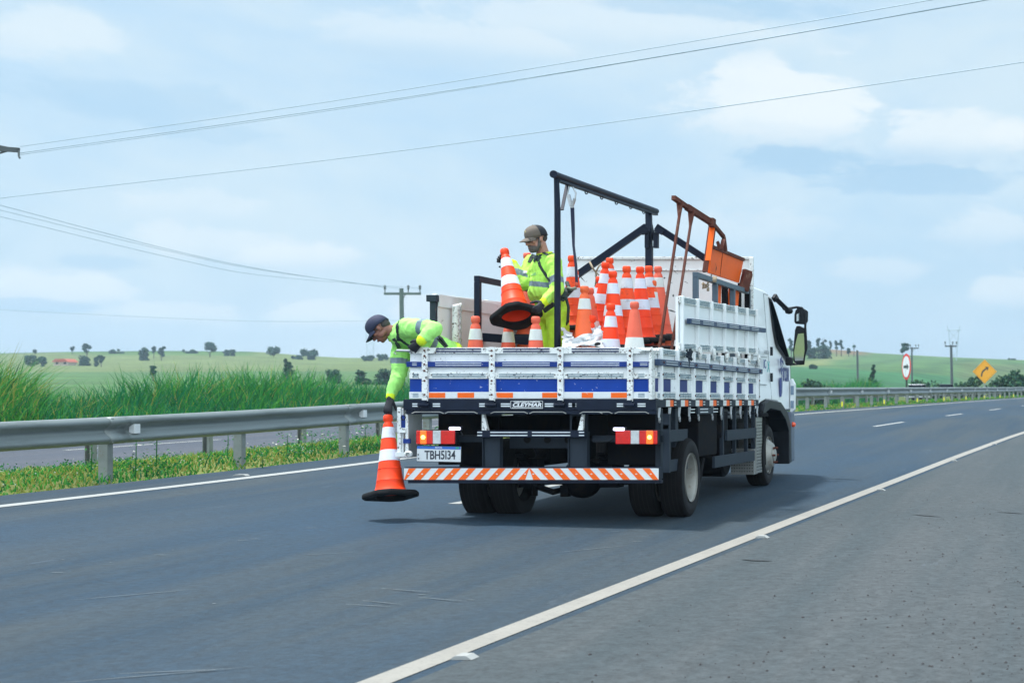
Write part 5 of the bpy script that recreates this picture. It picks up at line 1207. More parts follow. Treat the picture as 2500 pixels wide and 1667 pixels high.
# ================================================================ CONES
def make_cone(kind):
    orange=M[{'A':'cone','E':'cone_used','B':'cone_old','C':'cone_faded','D':'cone_faded'}[kind]]
    root=empty('traffic_cone',(0,0,0),world=False)
    rr=lambda z: .0425+(.673-z)*.1334
    out_=[(.146,.034),(.143,.046),(.134,.058),(.124,.085),(rr(.144)+.002,.140),(rr(.144)+.004,.146),(rr(.15),.152),(rr(.252),.2515),(rr(.252)+.0035,.2535),(rr(.252)+.0035,.2565),(rr(.26),.259),(rr(.45),.45),(rr(.655),.655),(.042,.668),(.039,.678),(.031,.688),(.031,.698),(.040,.706),(.041,.738),(.037,.754),(.030,.760),(.022,.761)]
    inn=[(.020,.755),(.026,.735),(.026,.69),(rr(.64)-.006,.64),(rr(.26)-.006,.26),(rr(.144)-.006,.144),(.136,.036)]
    mb=MB(); mb.lathe(out_+inn,44,close=True); bd=mb.build('body',orange,root,auto=50)
    mb=MB(); mb.lathe([(.135,.0335),(.135,-.004),(.139,-.004),(.139,.0335)],44,close=True)
    # square rubber base with cut corners, open in the middle
    a,c=.205,.075; oct_=[(a,-a+c),(a,a-c),(a-c,a),(-a+c,a),(-a,a-c),(-a,-a+c),(-a+c,-a),(a-c,-a)]
    n=48
    def rad(t,k):
        best=1e9
        for i in range(8):
            p,q=oct_[i],oct_[(i+1)%8]; ex,ey=q[0]-p[0],q[1]-p[1]; dx,dy=math.cos(t),math.sin(t); den=dx*ey-dy*ex
            if abs(den)<1e-9: continue
            s=(p[0]*ey-p[1]*ex)/den; u=(p[0]*dy-p[1]*dx)/den
            if s>0 and -.001<=u<=1.001: best=min(best,s)
        return best*k
    vs=[]; T_=[2*math.pi*i/n for i in range(n)]
    for fn_,z in ((lambda t:.139,.036),(lambda t:rad(t,.84),.044),(lambda t:rad(t,.95),.039),(lambda t:rad(t,1),.024),(lambda t:rad(t,1),.000),(lambda t:rad(t,.97),-.008),(lambda t:.139,-.008)):
        for t in T_: r=fn_(t); vs.append((r*math.cos(t),r*math.sin(t),z))
    fs=[(i*n+k,i*n+(k+1)%n,((i+1)%7)*n+(k+1)%n,((i+1)%7)*n+k) for i in range(7) for k in range(n)]
    mb.add(vs,fs); mb.build('rubber_base',M['rubber'],root,auto=40)
    bm_=M['band'] if kind=='A' else M['band_used'] if kind=='E' else M['band_old']
    def band(z0,z1):
        mb=MB(); mb.lathe([(rr(z0)+.0005,z0),(rr(z0)+.0022,z0+.0005),(rr(z1)+.0022,z1-.0005),(rr(z1)+.0005,z1)],44); mb.build('reflective_band',bm_,root,auto=40)
    if kind in 'ABE' or kind=='D': band(.539,.641)
    if kind in 'ACE': band(.325,.428)
    return root
PROT={}
def copy_tree(o):
    c=o.copy(); COL.objects.link(c)
    for ch in o.children:
        k=ch.copy(); COL.objects.link(k); k.parent=c
    return c
def cone(kind,loc,rot,lab,group='traffic cones loaded on the truck bed'):
    if kind not in PROT: o=make_cone(kind); PROT[kind]=o
    else: o=copy_tree(PROT[kind])
    o.location=loc; o.rotation_euler=rot; o['label']=lab; o['category']='traffic cone'; o['group']=group; return o
random.seed(4)
HL=.76
def bedcone(kind,x,y,d,lean,lab,lean_y=0,nest=True):
    tip=P(x,y,d); rot=(R(lean_y),R(lean),R(random.uniform(-30,30))); Rm=Matrix.Rotation(rot[1],3,'Y')@Matrix.Rotation(rot[0],3,'X')
    base=tip-Rm@Vector((0,0,HL)); 
    if base.z<1.15: base.z=1.142
    e=Rm.to_euler(); o=cone(kind,base,e,lab)
    z=base.z; k=0
    while nest and z-.15>1.142 and k<8:
        z-=.15; k+=1
        cone('A' if kind=='A' else 'B',Vector((base.x,base.y,z)),(0,0,random.uniform(-.5,.5)),'traffic cone nested underneath another in the load, all but hidden','traffic cones nested out of sight under the top ones')
ZC=lambda x,y:(1380+x/6.03,600+y/6.03)
def bc(kind,x,y,d,lean,lab,**k): a,b=ZC(x,y); bedcone(kind,a,b,d,lean,lab,**k)
bc('E',97,145,15.8,-2.0,'bright orange and white cone right behind the hanging dark strap')
bc('E',655,180,17.0,0,'orange cone whose top peeks out behind the left-leaning cone in the load')
bc('A',595,245,16.1,4.6,'tall orange and white cone leaning right, left of the central group in the load')
bc('D',1365,305,16.3,-1.5,'faded orange cone with one white band, rightmost in the load beside the gantry post')
bc('E',1228,298,15.9,-3.0,'orange and white cone directly in front of the far gantry post')
bc('A',1100,310,15.6,-1.5,'orange and white cone, second from the far gantry post to the left')
bc('E',903,300,15.35,-1.0,'tall orange and white cone standing alone in the middle of the load')
bc('A',700,375,15.05,-.5,'orange and white cone right behind the small one with a dark mark at the tailgate')
bc('C',360,620,15.3,-2,'faded salmon cone half hidden behind the dirty single-band cone')
bc('B',285,595,14.75,0,'dirty orange cone with a single grey-white band, behind the plastic sheet')
bc('A',670,850,14.45,0,'low bright cone with two bands against the tailgate, under the tall ones')
bc('C',1020,825,14.4,0,'faded salmon cone with only a lower white band, against the tailgate')
bedcone('D',1161,772,14.5,0,'faded cone standing alone at the tailgate, left of the held cone')
bedcone('D',1241,790,14.95,0,'cone mostly hidden under the black base of the held cone')
bedcone('D',1308,775,14.4,0,'faded cone at the tailgate right in front of the standing worker')
bedcone('D',1287,617.5,16.4,-2,'faded cone seen behind the standing worker\'s right shoulder')
bedcone('A',1447,770,14.75,14,'fallen orange cone poking out behind the low bright cone at the tailgate',nest=False)
bedcone('A',1382,815,14.9,30,'orange cone lying low right behind the standing worker\'s legs',nest=False)
# the cone in the standing worker's hands
def aim(tip,base,spin=0):
    z=(tip-base).normalized(); q=z.to_track_quat('Z','Y'); return (q.to_matrix()@Matrix.Rotation(spin,3,'Z')).to_euler()
ht=P(1231,609,14.86); hb_=P(1262,780,14.56); hb_=ht+(hb_-ht).normalized()*HL
hcone=cone('A',hb_,aim(ht,hb_,R(20)),'orange and white cone held tilted by the standing worker, its red inside showing','traffic cones in the workers\' hands')
lt=P(947,1013,14.2); lb=P(953.5,1207,14.06); lb=lt+(lb-lt).normalized()*HL
lcone=cone('A',lb,aim(lt,lb,R(24)),'orange and white cone dangling over the road from the bending worker\'s hand','traffic cones in the workers\' hands')
# pile of black rubber bases on the right of the bed
z=1.139; k=0
labs=['bottom','second lowest','third lowest','fourth lowest','fifth lowest','sixth lowest','second from top','topmost']
while z<1.66:
    z+=.0; k+=1; h=.062 if k%2 else .074
    c=P(1634+random.uniform(-3,3),800,15.5+random.uniform(-.04,.04)); mb=MB(); a=.24
    pts=[(a,-a+.07),(a,a-.07),(a-.07,a),(-a+.07,a),(-a,a-.07),(-a,-a+.07),(-a+.07,-a),(a-.07,-a)]; w=random.uniform(-.15,.15)
    mb.prism(pts,lambda u,v,t:Vector((c.x-.05+u*math.cos(w)-v*math.sin(w),c.y+u*math.sin(w)+v*math.cos(w),z+t+.012*math.sin(u*9+k))),0,h-.018)
    o=mb.build('rubber_base',M['rubber'],bevel=.014,org=Vector((c.x-.05,c.y,z)))
    tag(o,f'{labs[k-1]} black rubber cone base of the pile behind the rusty rods','cone base','black rubber cone bases piled on the bed'); z+=h
    if k>=8: break
# crumpled plastic sheet over the load
random.seed(12); nx,ny=56,26; vs=[]
for j in range(ny+1):
    for i in range(nx+1):
        u,v=i/nx,j/ny; x=1372+u*(98); 
        top=806+7*math.sin(u*5.5)+ (10 if .25<u<.7 else 0) - max(0,(u-.72))*24
        y=848+(top-848)*v; d=14.30+.42*v
        p=P(x,y,d); q=p*7
        p+=Vector((noise.noise(q),noise.noise(q+Vector((5,2,1))),noise.noise(q+Vector((9,4,3)))))*.045
        p+=Vector((noise.noise(q*3),noise.noise(q*3+Vector((5,2,1))),noise.noise(q*3+Vector((9,4,3)))))*.016
        p+=Vector((0,abs(noise.noise(q*1.7))*.09,0))
        vs.append(p)
mb=MB(); mb.add(vs,[(j*(nx+1)+i,j*(nx+1)+i+1,(j+1)*(nx+1)+i+1,(j+1)*(nx+1)+i) for j in range(ny) for i in range(nx)])
o=mb.build('plastic_sheet',M['sheet'],org=P(1420,845,14.5)); tag(o,'crumpled white plastic sheet bundled between the cones','plastic sheet')
sm=o.modifiers.new('thickness','SOLIDIFY'); sm.thickness=.004
mb=MB(); mb.bar(P(1452,842,14.35),P(1468,842,14.35),.05,.05); tag(mb.build('sand_bag',M['rubber'],bevel=.02,org=P(1460,850,14.35)),'black rubber weight lying between the plastic sheet and the low bright cone','weight')

# ---------------------------------------------------------------- sign stands and sign boards
A5=lambda x,y,d:P(1600+x/3.92,460+y/3.92,d)
ro=A5(105,1500,15.2); st_=empty('sign_stand',Vector((ro.x,ro.y,1.14))); tag(st_,'tall rusty iron sign stand with two long rods leaning in the truck bed','sign stand')
r1a,r1b,r1c=A5(40,1520,15.1),A5(228,275,15.5),A5(236,120,15.55)
r2a,r2b,r2c=A5(155,1540,15.15),A5(335,360,15.75),A5(346,210,15.8)
mb=MB(); 
for a,b,c in ((r1a,r1b,r1c),(r2a,r2b,r2c)):
    a2=a+(a-b)*.18; a2=Vector((a2.x,a2.y,max(1.14,a2.z))); 
    mb.bar(a2,b,.022,.022)
mb.build('rod',M['rust'],st_)
mb=MB()
for b,c in ((r1b,r1c),(r2b,r2c)):
    mb.prism([(-.012,0),(.012,0),(.036,1),(-.036,1)],lambda u,v,t,b=b,c=c:b.lerp(c,v)+Vector((u,t,0)),-.012,.012)
mb.build('gusset',M['rust'],st_)
t0,t1,t2,t3,t4=A5(172,88,15.4),A5(300,178,15.7),A5(548,335,16.3),A5(655,465,16.6),A5(672,600,16.65)
mb=MB(); mb.bar(t0,t1,.045,.045); mb.bar(t1,t2,.05,.062); mb.bar(t2,t3,.035,.04); mb.bar(t3,t4,.035,.035); mb.bar(A5(650,480,16.62),A5(620,590,16.62),.03,.02); mb.bar(A5(530,320,16.2)+Vector((0,0,.0)),A5(556,338,16.28),.055,.09); mb.build('frame',M['rust'],st_,bevel=.003)
mb=MB(); mb.bar(A5(545,370,16.3),A5(487,800,16.15),.028,.012,up=(0,1,0)); mb.bar(A5(523,370,16.32),A5(465,800,16.17),.026,.03); mb.bar(A5(566,400,16.36),A5(545,560,16.3),.02,.02); mb.build('side_strut',M['rust'],st_)
mb=MB(); mb.bar(A5(545,365,16.28),A5(503,690,16.16),.055,.012,up=(0,1,0)); mb.build('orange_strip',M['orange_sign'],st_)
# boards
def plate(name,pts,t,m,org,lab,cat,grp=None):
    mb=MB(); n=len(pts); nrm=(pts[1]-pts[0]).cross(pts[2]-pts[0]).normalized()
    if nrm.y>0: nrm=-nrm
    mb.add([p for p in pts]+[p-nrm*t for p in pts],[tuple(range(n)),tuple(range(n,2*n))[::-1]]+[(i,(i+1)%n,n+(i+1)%n,n+i) for i in range(n)])
    root=empty(name,org); tag(root,lab,cat,grp); mb.build('board',m,root,bevel=.006); return root,nrm
b1=[A5(537,568,16.6),A5(845,693,18.1),A5(802,905,18.05),A5(520,812,16.65)]
rt,nn=plate('sign_board',b1,.03,M['orange_sign'],A5(600,900,16.3),'blank orange sign board tilted above the grey hand rail','sign board')
mb=MB(); mb.bar(b1[0]+Vector((0,-.012,.012)),b1[1]+Vector((0,-.012,.012)),.035,.035); mb.build('top_edge',M['rust'],rt)
mb=MB(); l0,l1=b1[0].lerp(b1[1],.33),b1[3].lerp(b1[2],.33); mb.bar(l0-nn*.0-Vector((0,.003,0)),l1-Vector((0,.003,0)),.006,.006)
mb.add([q+nn*.004 for q in (A5(568,705,16.74),A5(585,760,16.82),A5(572,808,16.80),A5(577,745,16.78))],[(0,1,2,3)]); mb.build('scratch',M['rust'],rt)
mb=MB(); mb.bar(A5(612,585,16.3),A5(600,520,16.3),.03,.03); mb.bar(A5(600,522,16.3),A5(592,510,16.3),.035,.03); mb.bar(A5(628,585,16.35),A5(652,490,16.45),.04,.012); mb.build('stand_foot',M['rust'],rt)
b2=[A5(590,900,16.5),A5(632,912,16.7),A5(628,1075,16.7),A5(580,1058,16.5)]
plate('sign_board',[A5(592,880,17.1),A5(635,890,17.3),A5(628,1110,17.3),A5(575,1100,17.1)],.02,M['orange_sign'],A5(600,1100,16.5),'narrow orange board standing behind the side panel, left one','sign board')
plate('sign_board',[A5(700,925,17.6),A5(790,960,18.1),A5(775,1150,18.1),A5(690,1120,17.6)],.02,M['orange_sign'],A5(740,1150,17.2),'orange board with a dark slot standing behind the side panel, right one','sign board')
mb=MB(); mb.tube([A5(712,930,17.55),A5(735,985,17.6),A5(728,1040,17.6),A5(738,1100,17.6)],.006,6); mb.box(A5(745,1020,17.7).x,A5(763,1020,17.7).x,17.68,17.7,A5(745,1045,17.7).z,A5(745,1020,17.7).z); tag(mb.build('dark_cable',M['plastic_black'],org=A5(730,1100,17)),'thin dark cable looped in front of the right orange board','cable')
for a,b,l in ((560,590,'dark upright plank behind the rail, left one'),(632,690,'dark upright plank in the middle of the boards'),(788,818,'narrow dark plank right of the orange boards'),(852,898,'dark plank next to the headboard edge')):
    dd=FPX*4.0/(PX-1600-b/3.92); dd=min(dd,18.30); p=A5(a,900,dd); q=A5(b,900,dd); mb=MB(); mb.box(p.x,q.x,dd,dd+.04,1.14,A5(a,905,dd).z); tag(mb.build('plank',M['chassis'],bevel=.004,org=Vector((p.x,16.8,1.14))),l,'plank','dark planks stood on end in the bed')
p=A5(870,880,18.0); mb=MB(); mb.bar(A5(840,825,18.1),A5(908,850,18.2),.05,.14); mb.bar(A5(825,870,18.05),A5(900,910,18.15),.05,.22); tag(mb.build('folded_stand',M['rust'],bevel=.006,org=p),'dark folded metal stand lying against the headboard at the end of the rail','folded stand')

# ================================================================ PEOPLE
def blob(mb,c,r,rot=None,n=16,k=10):
    r=(r,r,r) if not hasattr(r,'__len__') else r; c=Vector(c); b=len(mb.v)
    vs=[Vector((0,0,1))]
    for i in range(1,k):
        for j in range(n): a=math.pi*i/k; t=2*math.pi*j/n; vs.append(Vector((math.sin(a)*math.cos(t),math.sin(a)*math.sin(t),math.cos(a))))
    vs.append(Vector((0,0,-1))); o=[]
    for v in vs:
        w=Vector((v.x*r[0],v.y*r[1],v.z*r[2])); w=rot@w if rot else w; o.append(c+w)
    fs=[(0,1+j,1+(j+1)%n) for j in range(n)]
    for i in range(k-2): fs+=[(1+i*n+j,1+(i+1)*n+j,1+(i+1)*n+(j+1)%n,1+i*n+(j+1)%n) for j in range(n)]
    e=len(vs)-1; fs+=[(e,1+(k-2)*n+(j+1)%n,1+(k-2)*n+j) for j in range(n)]
    mb.add(o,fs)
def chain(mb,pts,rs,rot=None,step=.35):
    for i in range(len(pts)-1):
        a,b=Vector(pts[i]),Vector(pts[i+1]); ra,rb=rs[i],rs[i+1]; el=hasattr(ra,'__len__')
        m=min(ra) if el else ra; n=max(2,int((b-a).length/(max(m,.006)*step)))
        for k in range(n+1):
            t=k/n; r=tuple(x+(y-x)*t for x,y in zip(ra,rb)) if el else ra+(rb-ra)*t
            blob(mb,a.lerp(b,t),r,rot,12,8)
def skinned(name,mb,voxel,m,parent=None,sm=6,wr=0,wf=9,org=None,post=None,wdir=None):
    me=mb.mesh(name,m); o=bpy.data.objects.new(name,me); COL.objects.link(o)
    r=o.modifiers.new('r','REMESH'); r.mode='VOXEL'; r.voxel_size=voxel; r.use_smooth_shade=True
    s=o.modifiers.new('s','SMOOTH'); s.factor=.5; s.iterations=sm
    dg=bpy.context.evaluated_depsgraph_get(); nm=bpy.data.meshes.new_from_object(o.evaluated_get(dg)); bpy.data.objects.remove(o); nm.name=name
    if wr:
        co_=[v.co.copy() for v in nm.vertices]; nr=[v.normal.copy() for v in nm.vertices]
        for v,c_,n_ in zip(nm.vertices,co_,nr):
            q=c_*wf; q=Vector((q.x,q.y,q.z*.55)) if wdir is None else q
            d=noise.noise(q)+.6*(1-2*abs(noise.noise(q*2.1+Vector((3,1,7)))))+.25*noise.noise(q*5)
            v.co=c_+n_*(d*wr)
    nm.materials.clear()
    for q in (m if isinstance(m,(list,tuple)) else [m]): nm.materials.append(q)
    nm.polygons.foreach_set('use_smooth',[True]*len(nm.polygons))
    if post:
        for p in nm.polygons: p.material_index=post(p.center)
    return link(name,nm,parent,0,org)
HV=mat('hi_vis_fabric',(.42,.79,.12),.75,var=.06,vscale=6,bump=.25,bscale=45,emit=(.35,1,.06),es=.0,spec=.2)
HV2=mat('hi_vis_yellow_fabric',(.48,.78,.05),.75,var=.06,vscale=6,bump=.25,bscale=45,spec=.2)
HV3=mat('hi_vis_green_fabric',(.36,.80,.20),.75,var=.06,vscale=6,bump=.25,bscale=45,spec=.2)
CUFF=mat('yellow_knit',(.62,.80,.03),.8,var=.05,spec=.2)
TAPE=mat('grey_reflective_tape',(.13,.19,.23),.45,.0,var=.05)
SKIN1=mat('skin_light',(.42,.21,.155),.5,var=.10,vscale=14); SKIN2=mat('skin_brown',(.235,.095,.065),.45,var=.12,vscale=14)
GLOVE=mat('black_glove',(.010,.012,.018),.65,var=.3,vscale=20,bump=.3,bscale=60)
STRAP=mat('green_black_webbing',(.012,.030,.028),.7,var=.3,vscale=30)
NAVY=mat('navy_cloth',(.018,.024,.060),.75,var=.15,vscale=14); TAUPE=mat('taupe_cloth',(.135,.110,.090),.8,var=.12,vscale=14); MESHB=mat('cap_mesh',(.012,.016,.024),.8)
BEARD=mat('grey_beard',(.095,.085,.078),.9,var=.5,vscale=60); LIP=mat('lip',(.14,.05,.045),.5); HAIR=mat('short_hair',(.05,.045,.045),.9,var=.4,vscale=60)
LENS=mat('sunglass_lens',(.004,.004,.006),.08,coat=.5)
def segd(p,a,b):
    ab=b-a; t=max(0,min(1,(p-a).dot(ab)/ab.length_squared)); return (p-(a+ab*t)).length,t
def frame(f,up=(0,0,1)):
    f=Vector(f).normalized(); r=f.cross(Vector(up)).normalized(); u=r.cross(f).normalized()
    return Matrix((r,f,u)).transposed()      # local x right, y forward, z up
def head_blobs(mb,c,F,s=1.0):
    H=lambda x,y,z:c+F@Vector((x*s,y*s,z*s)); B=lambda p,r:blob(mb,H(*p),tuple(q*s for q in r),F)
    B((0,-.008,.030),(.076,.096,.086)); B((0,.030,-.025),(.062,.066,.072)); B((0,.048,-.080),(.044,.044,.034)); B((0,.072,-.098),(.022,.020,.016))
    B((0,.088,.012),(.050,.014,.012)); chain(mb,[H(0,.092,.008),H(0,.112,-.030)],[.010*s,.014*s]); B((.011,.104,-.034),(.010,.010,.008)); B((-.011,.104,-.034),(.010,.010,.008))
    B((0,.095,-.060),(.023,.010,.007)); B((0,.093,-.070),(.020,.010,.007))
    for q in (-1,1): B((q*.050,.066,-.020),(.022,.018,.018)); B((q*.079,-.004,-.012),(.009,.020,.032)); B((q*.055,.02,-.06),(.018,.04,.03))
def cap(parent,c,F,mf,mb_,button,s=1.0):
    H=lambda x,y,z:c+F@Vector((x*s,y*s,z*s)); mb=MB(); n,k=36,12; vs=[]
    for i in range(k+1):
        a=math.pi/2*i/k
        for j in range(n):
            t=2*math.pi*j/n; x=.088*math.sin(a)**.85*math.cos(t); y=.108*math.sin(a)**.85*math.sin(t)-.008; z=.026+.100*math.cos(a)**.75 - (.012 if i==k else 0)
            z-=.018*(i/k)*(1 if math.sin(t)<-.2 else 0)*abs(math.sin(t))
            vs.append(H(x,y,z))
    fs=[];ms=[]
    for i in range(k):
        for j in range(n): fs.append((i*n+j,i*n+(j+1)%n,(i+1)*n+(j+1)%n,(i+1)*n+j)); ms.append(0 if 1.0<(j+.5)/n*2*math.pi/math.pi*3.0/ 1.0*1.0+0 <0 else (0 if math.sin(2*math.pi*(j+.5)/n)>-.05 else 1))
    mb.add(vs,fs); mb.m=ms
    o=mb.build('cap',[mf,mb_],parent,smooth=True); sd2=o.modifiers.new('t','SOLIDIFY'); sd2.thickness=.003; sd2.offset=1
    mb=MB(); nu,nv=16,6; vs=[]
    for i in range(nu+1):
        t=R(28+124*i/nu)
        for j in range(nv+1):
            q=j/nv; x=.088*math.cos(t)*(1+.02*q); y=.104*math.sin(t)-.006+q*.078*math.sin((i/nu)*math.pi)**.55; z=.028+.004-.020*q-.16*(x*x)/.0077*.13*(.4+q)
            vs.append(H(x,y,z))
    mb.add(vs,[(i*(nv+1)+j,i*(nv+1)+j+1,(i+1)*(nv+1)+j+1,(i+1)*(nv+1)+j) for i in range(nu) for j in range(nv)])
    b=mb.build('brim',mf,o,smooth=True); sd2=b.modifiers.new('t','SOLIDIFY'); sd2.thickness=.004
    mb=MB(); blob(mb,H(0,-.008,.127),.007*s,n=8,k=6); mb.build('button',mf,o,smooth=True)
    return o,H
def hand(name,parent,w,c,f,palm_n,sgn,curl,thumb,m=GLOVE,fo=None):
    """w wrist, c knuckle centre, palm_n direction the palm faces, sgn side of the thumb (+1 = f x palm_n side)"""
    f=Vector(f).normalized(); pn=Vector(palm_n); pn=(pn-f*pn.dot(f)).normalized(); sd=f.cross(pn)*sgn; mb=MB()
    fo=(w-Vector(fo)).normalized() if fo is not None else f
    chain(mb,[w-fo*.045,w,w+f*.02],[.031,.031,.033]); 
    for k in range(7): 
        t=k/6; q=w.lerp(c,t); blob(mb,q,(.030+.014*t,.036,.019-.002*t),Matrix((sd,f,pn)).transposed(),12,8)
    for i in range(4):
        o=(.0315-.021*i); L=(.040,.045,.042,.034)[i]; base=c+sd*o-f*.004; cu=curl[i] if hasattr(curl,'__len__') else curl
        pts=[base]; a=cu*.55
        for j,ln in enumerate((L,L*.72,L*.58)):
            d=f*math.cos(a)+pn*math.sin(a)+sd*(.03*(1.5-i)); pts.append(pts[-1]+d.normalized()*ln); a+=cu*(.95,.8,0)[j]
        chain(mb,pts,[.0122,.0112,.0106,.0092],step=.5)
    b=w.lerp(c,.32)+sd*.026; ta,tb=thumb
    d1=(f*math.cos(ta)+sd*math.sin(ta)*.9+pn*tb).normalized(); d2=(f*.8+pn*(tb+.3)+sd*.15).normalized()
    chain(mb,[b,b+d1*.040,b+d1*.040+d2*.032,b+d1*.040+d2*.055],[.0165,.0135,.0125,.0105],step=.5)
    return skinned(name,mb,.0042,m,parent,sm=3)
def ribbon(name,parent,bvh,pix,w,m=STRAP,d0=None,t=.004,scale=(1,1),org=(0,0),lift=.004,wl=None):
    """webbing laid on the cloth: photograph points are cast onto the garment's surface"""
    eye=Vector((0,0,CAMZ)); res=[]
    pp=[(org[0]+x/scale[0],org[1]+y/scale[0]) for x,y in pix]; fine=[]
    for i in range(len(pp)-1):
        a,b=pp[i],pp[i+1]; n=max(2,int(math.hypot(b[0]-a[0],b[1]-a[1])/4))
        for k in range(n): fine.append((a[0]+(b[0]-a[0])*k/n,a[1]+(b[1]-a[1])*k/n))
    fine.append(pp[-1])
    for x,y in fine:
        dr=(P(x,y,10)-eye).normalized(); h=bvh.ray_cast(eye,dr)
        if h[0] is None:
            q=bvh.find_nearest(P(x,y,d0 or 14.8)); h=q
        res.append((h[0]+h[1]*lift,h[1]))
    vs=[]
    for i,(p,n) in enumerate(res):
        a=res[max(i-1,0)][0]; b=res[min(i+1,len(res)-1)][0]; d=(b-a)
        d=d.normalized() if d.length>1e-6 else Vector((0,0,1)); s=d.cross(n).normalized()*w/2
        vs+=[p+s+n*t*.5,p-s+n*t*.5,p-s-n*t,p+s-n*t]
    mb=MB(); k=len(res); mb.add(vs,[(4*i+j,4*i+(j+1)%4,4*i+4+(j+1)%4,4*i+4+j) for i in range(k-1) for j in range(4)]+[(0,1,2,3),(4*k-1,4*k-2,4*k-3,4*k-4)])
    return mb.build(name,m,parent)
def bvh_of(o): 
    me=o.data; return BVHTree.FromPolygons([v.co.copy() for v in me.vertices],[tuple(p.vertices) for p in me.polygons])

# ---- worker standing in the bed
f1=Vector((-.76,-.65,0)).normalized(); lat=Vector((-f1.y,f1.x,0)); lat=Vector((.65,-.76,0)).normalized()   # his left
TR=Matrix((lat,f1,Vector((0,0,1)))).transposed()
pel=P(1350,757,15.0); wst=P(1344,722,15.0); bel=P(1334,712,14.97); che=P(1329,662,15.0); nk=P(1329,626,15.0); hc=P(1309,582,14.93)
lsh=P(1352,640,14.84); lel=P(1360,706,14.74); lwr=P(1328,737,14.60)
rsh=P(1300,642,15.15); rel=P(1279,694,14.97); rwr=P(1252,645,15.03)
F1=frame((-.64,-.70,-.34))
mb=MB(); head_blobs(mb,hc,F1)
chain(mb,[hc+F1@Vector((0,-.02,-.06)),nk+Vector((0,0,-.02))],[.058,.062])
chain(mb,[nk-Vector((0,0,.04)),che,bel,pel],[(.10,.08,.06),(.15,.10,.12),(.14,.11,.12),(.15,.11,.10)],TR)
feet=[]
legs=[(P(1361,770,14.90),P(1365,866,14.82),P(1362,955,14.94)),(P(1340,770,15.08),P(1332,868,14.98),P(1330,951,15.10))]
for h_,k_,a_ in legs:
    chain(mb,[h_,k_,a_],[.085,.055,.04]); chain(mb,[a_+Vector((0,0,-.02)),a_+f1*.15+Vector((0,0,-.03))],[.035,.03])
for s_,e_,w_ in ((lsh,lel,lwr),(rsh,rel,rwr)): chain(mb,[che+Vector((0,0,.04)),s_,e_,w_],[.06,.05,.038,.028])
w1=skinned('person',mb,.006,SKIN1,None,sm=2,org=Vector((pel.x,pel.y,1.14)))
tag(w1,'bearded worker in bright yellow-green clothes and cap standing in the truck bed holding a cone','person')
ROOTLOC[w1.name]=Vector((pel.x,pel.y,1.14))
mb=MB(); chain(mb,[nk+Vector((0,0,.0)),che+Vector((0,0,.045)),che,bel,wst+Vector((0,0,-.05))],[(.075,.07,.05),(.175,.115,.09),(.185,.135,.12),(.178,.165,.12),(.170,.150,.07)],TR)
blob(mb,bel+f1*.035+Vector((0,0,-.01)),(.14,.13,.13),TR)
for s_,e_,w_ in ((lsh,lel,lwr),(rsh,rel,rwr)): chain(mb,[s_,e_,w_],[.078,.062,.041])
zb=CAMZ+(978-697)*15/FPX
def post1(c):
    dt=min(segd(c,che,pel)[0],segd(c,nk,che)[0])-.15
    for s_,e_,w_ in ((lsh,lel,lwr),(rsh,rel,rwr)):
        du,tu=segd(c,s_,e_); dl,tl_=segd(c,e_,w_)
        if dl-.05<dt and tl_>.94 and dl<du: return 2
        if du-.06<dt and .60<tu<.84: return 1
        if min(du,dl)-.06<dt: return 0
    return 1 if abs(c.z-(zb-.10*(c.x-che.x)))<.025 else 0
sh1=skinned('shirt',mb,.0075,[HV,TAPE,CUFF],w1,sm=5,wr=.013,wf=9,post=post1)
mb=MB(); chain(mb,[wst+Vector((0,0,-.02)),pel,pel-Vector((0,0,.06))],[(.165,.150,.05),(.172,.150,.10),(.165,.145,.08)],TR)
for h_,k_,a_ in legs: chain(mb,[h_,k_,a_],[.108,.085,.072])
skinned('trousers',mb,.0085,HV2,w1,sm=5,wr=.014,wf=8)
for h_,k_,a_ in legs:
    mb=MB(); chain(mb,[a_+Vector((0,0,.08)),a_-Vector((0,0,.02))],[.055,.055]); chain(mb,[a_-Vector((0,0,.025)),a_+f1*.17-Vector((0,0,.035))],[.05,.042]); skinned('boot',mb,.008,M['rubber'],w1,sm=2)
# collar
mb=MB(); pts=[nk+Vector((0,0,.028))+TR@Vector((.066*math.cos(t),.066*math.sin(t)+.0,-.012*math.sin(t))) for t in [i*math.pi/10 for i in range(21)]]; mb.tube(pts,.012,6,cap=False); mb.build('collar',CUFF,w1,smooth=True)
hand('glove',w1,lwr,P(1314,754,14.53),(-.62,-.35,-.70),(-.55,.60,.2),-1,(.75,.8,.85,.9),(.9,.5),fo=lel)
hand('glove',w1,rwr,P(1229,633,15.02),(-.95,-.05,.25),(-.1,-.99,-.0),-1,(1.0,1.0,1.05,1.1),(.9,.3),fo=rel)
co1,H1=cap(w1,hc,F1,TAUPE,MESHB,True)
mb=MB(); blob(mb,H1(0,.088,.078),(.020,.006,.026),F1,10,8); mb.build('cap_badge',mat('badge_cream',(.45,.38,.22),.7,var=.4,vscale=60),co1,smooth=True)
mb=MB(); blob(mb,H1(0,.050,-.082),(.054,.056,.044),F1); blob(mb,H1(0,.074,-.098),(.030,.032,.026),F1); blob(mb,H1(0,.094,-.052),(.028,.012,.008),F1)
for q in (-1,1): chain(mb,[H1(q*.074,.012,-.01),H1(q*.066,.030,-.07),H1(q*.03,.06,-.10)],[.010,.018,.023])
skinned('beard',mb,.005,BEARD,w1,sm=3,wr=.002,wf=60)
mb=MB(); blob(mb,H1(0,.103,-.0665),(.018,.008,.004),F1,10,6); mb.build('mouth',LIP,w1,smooth=True)
mb=MB()
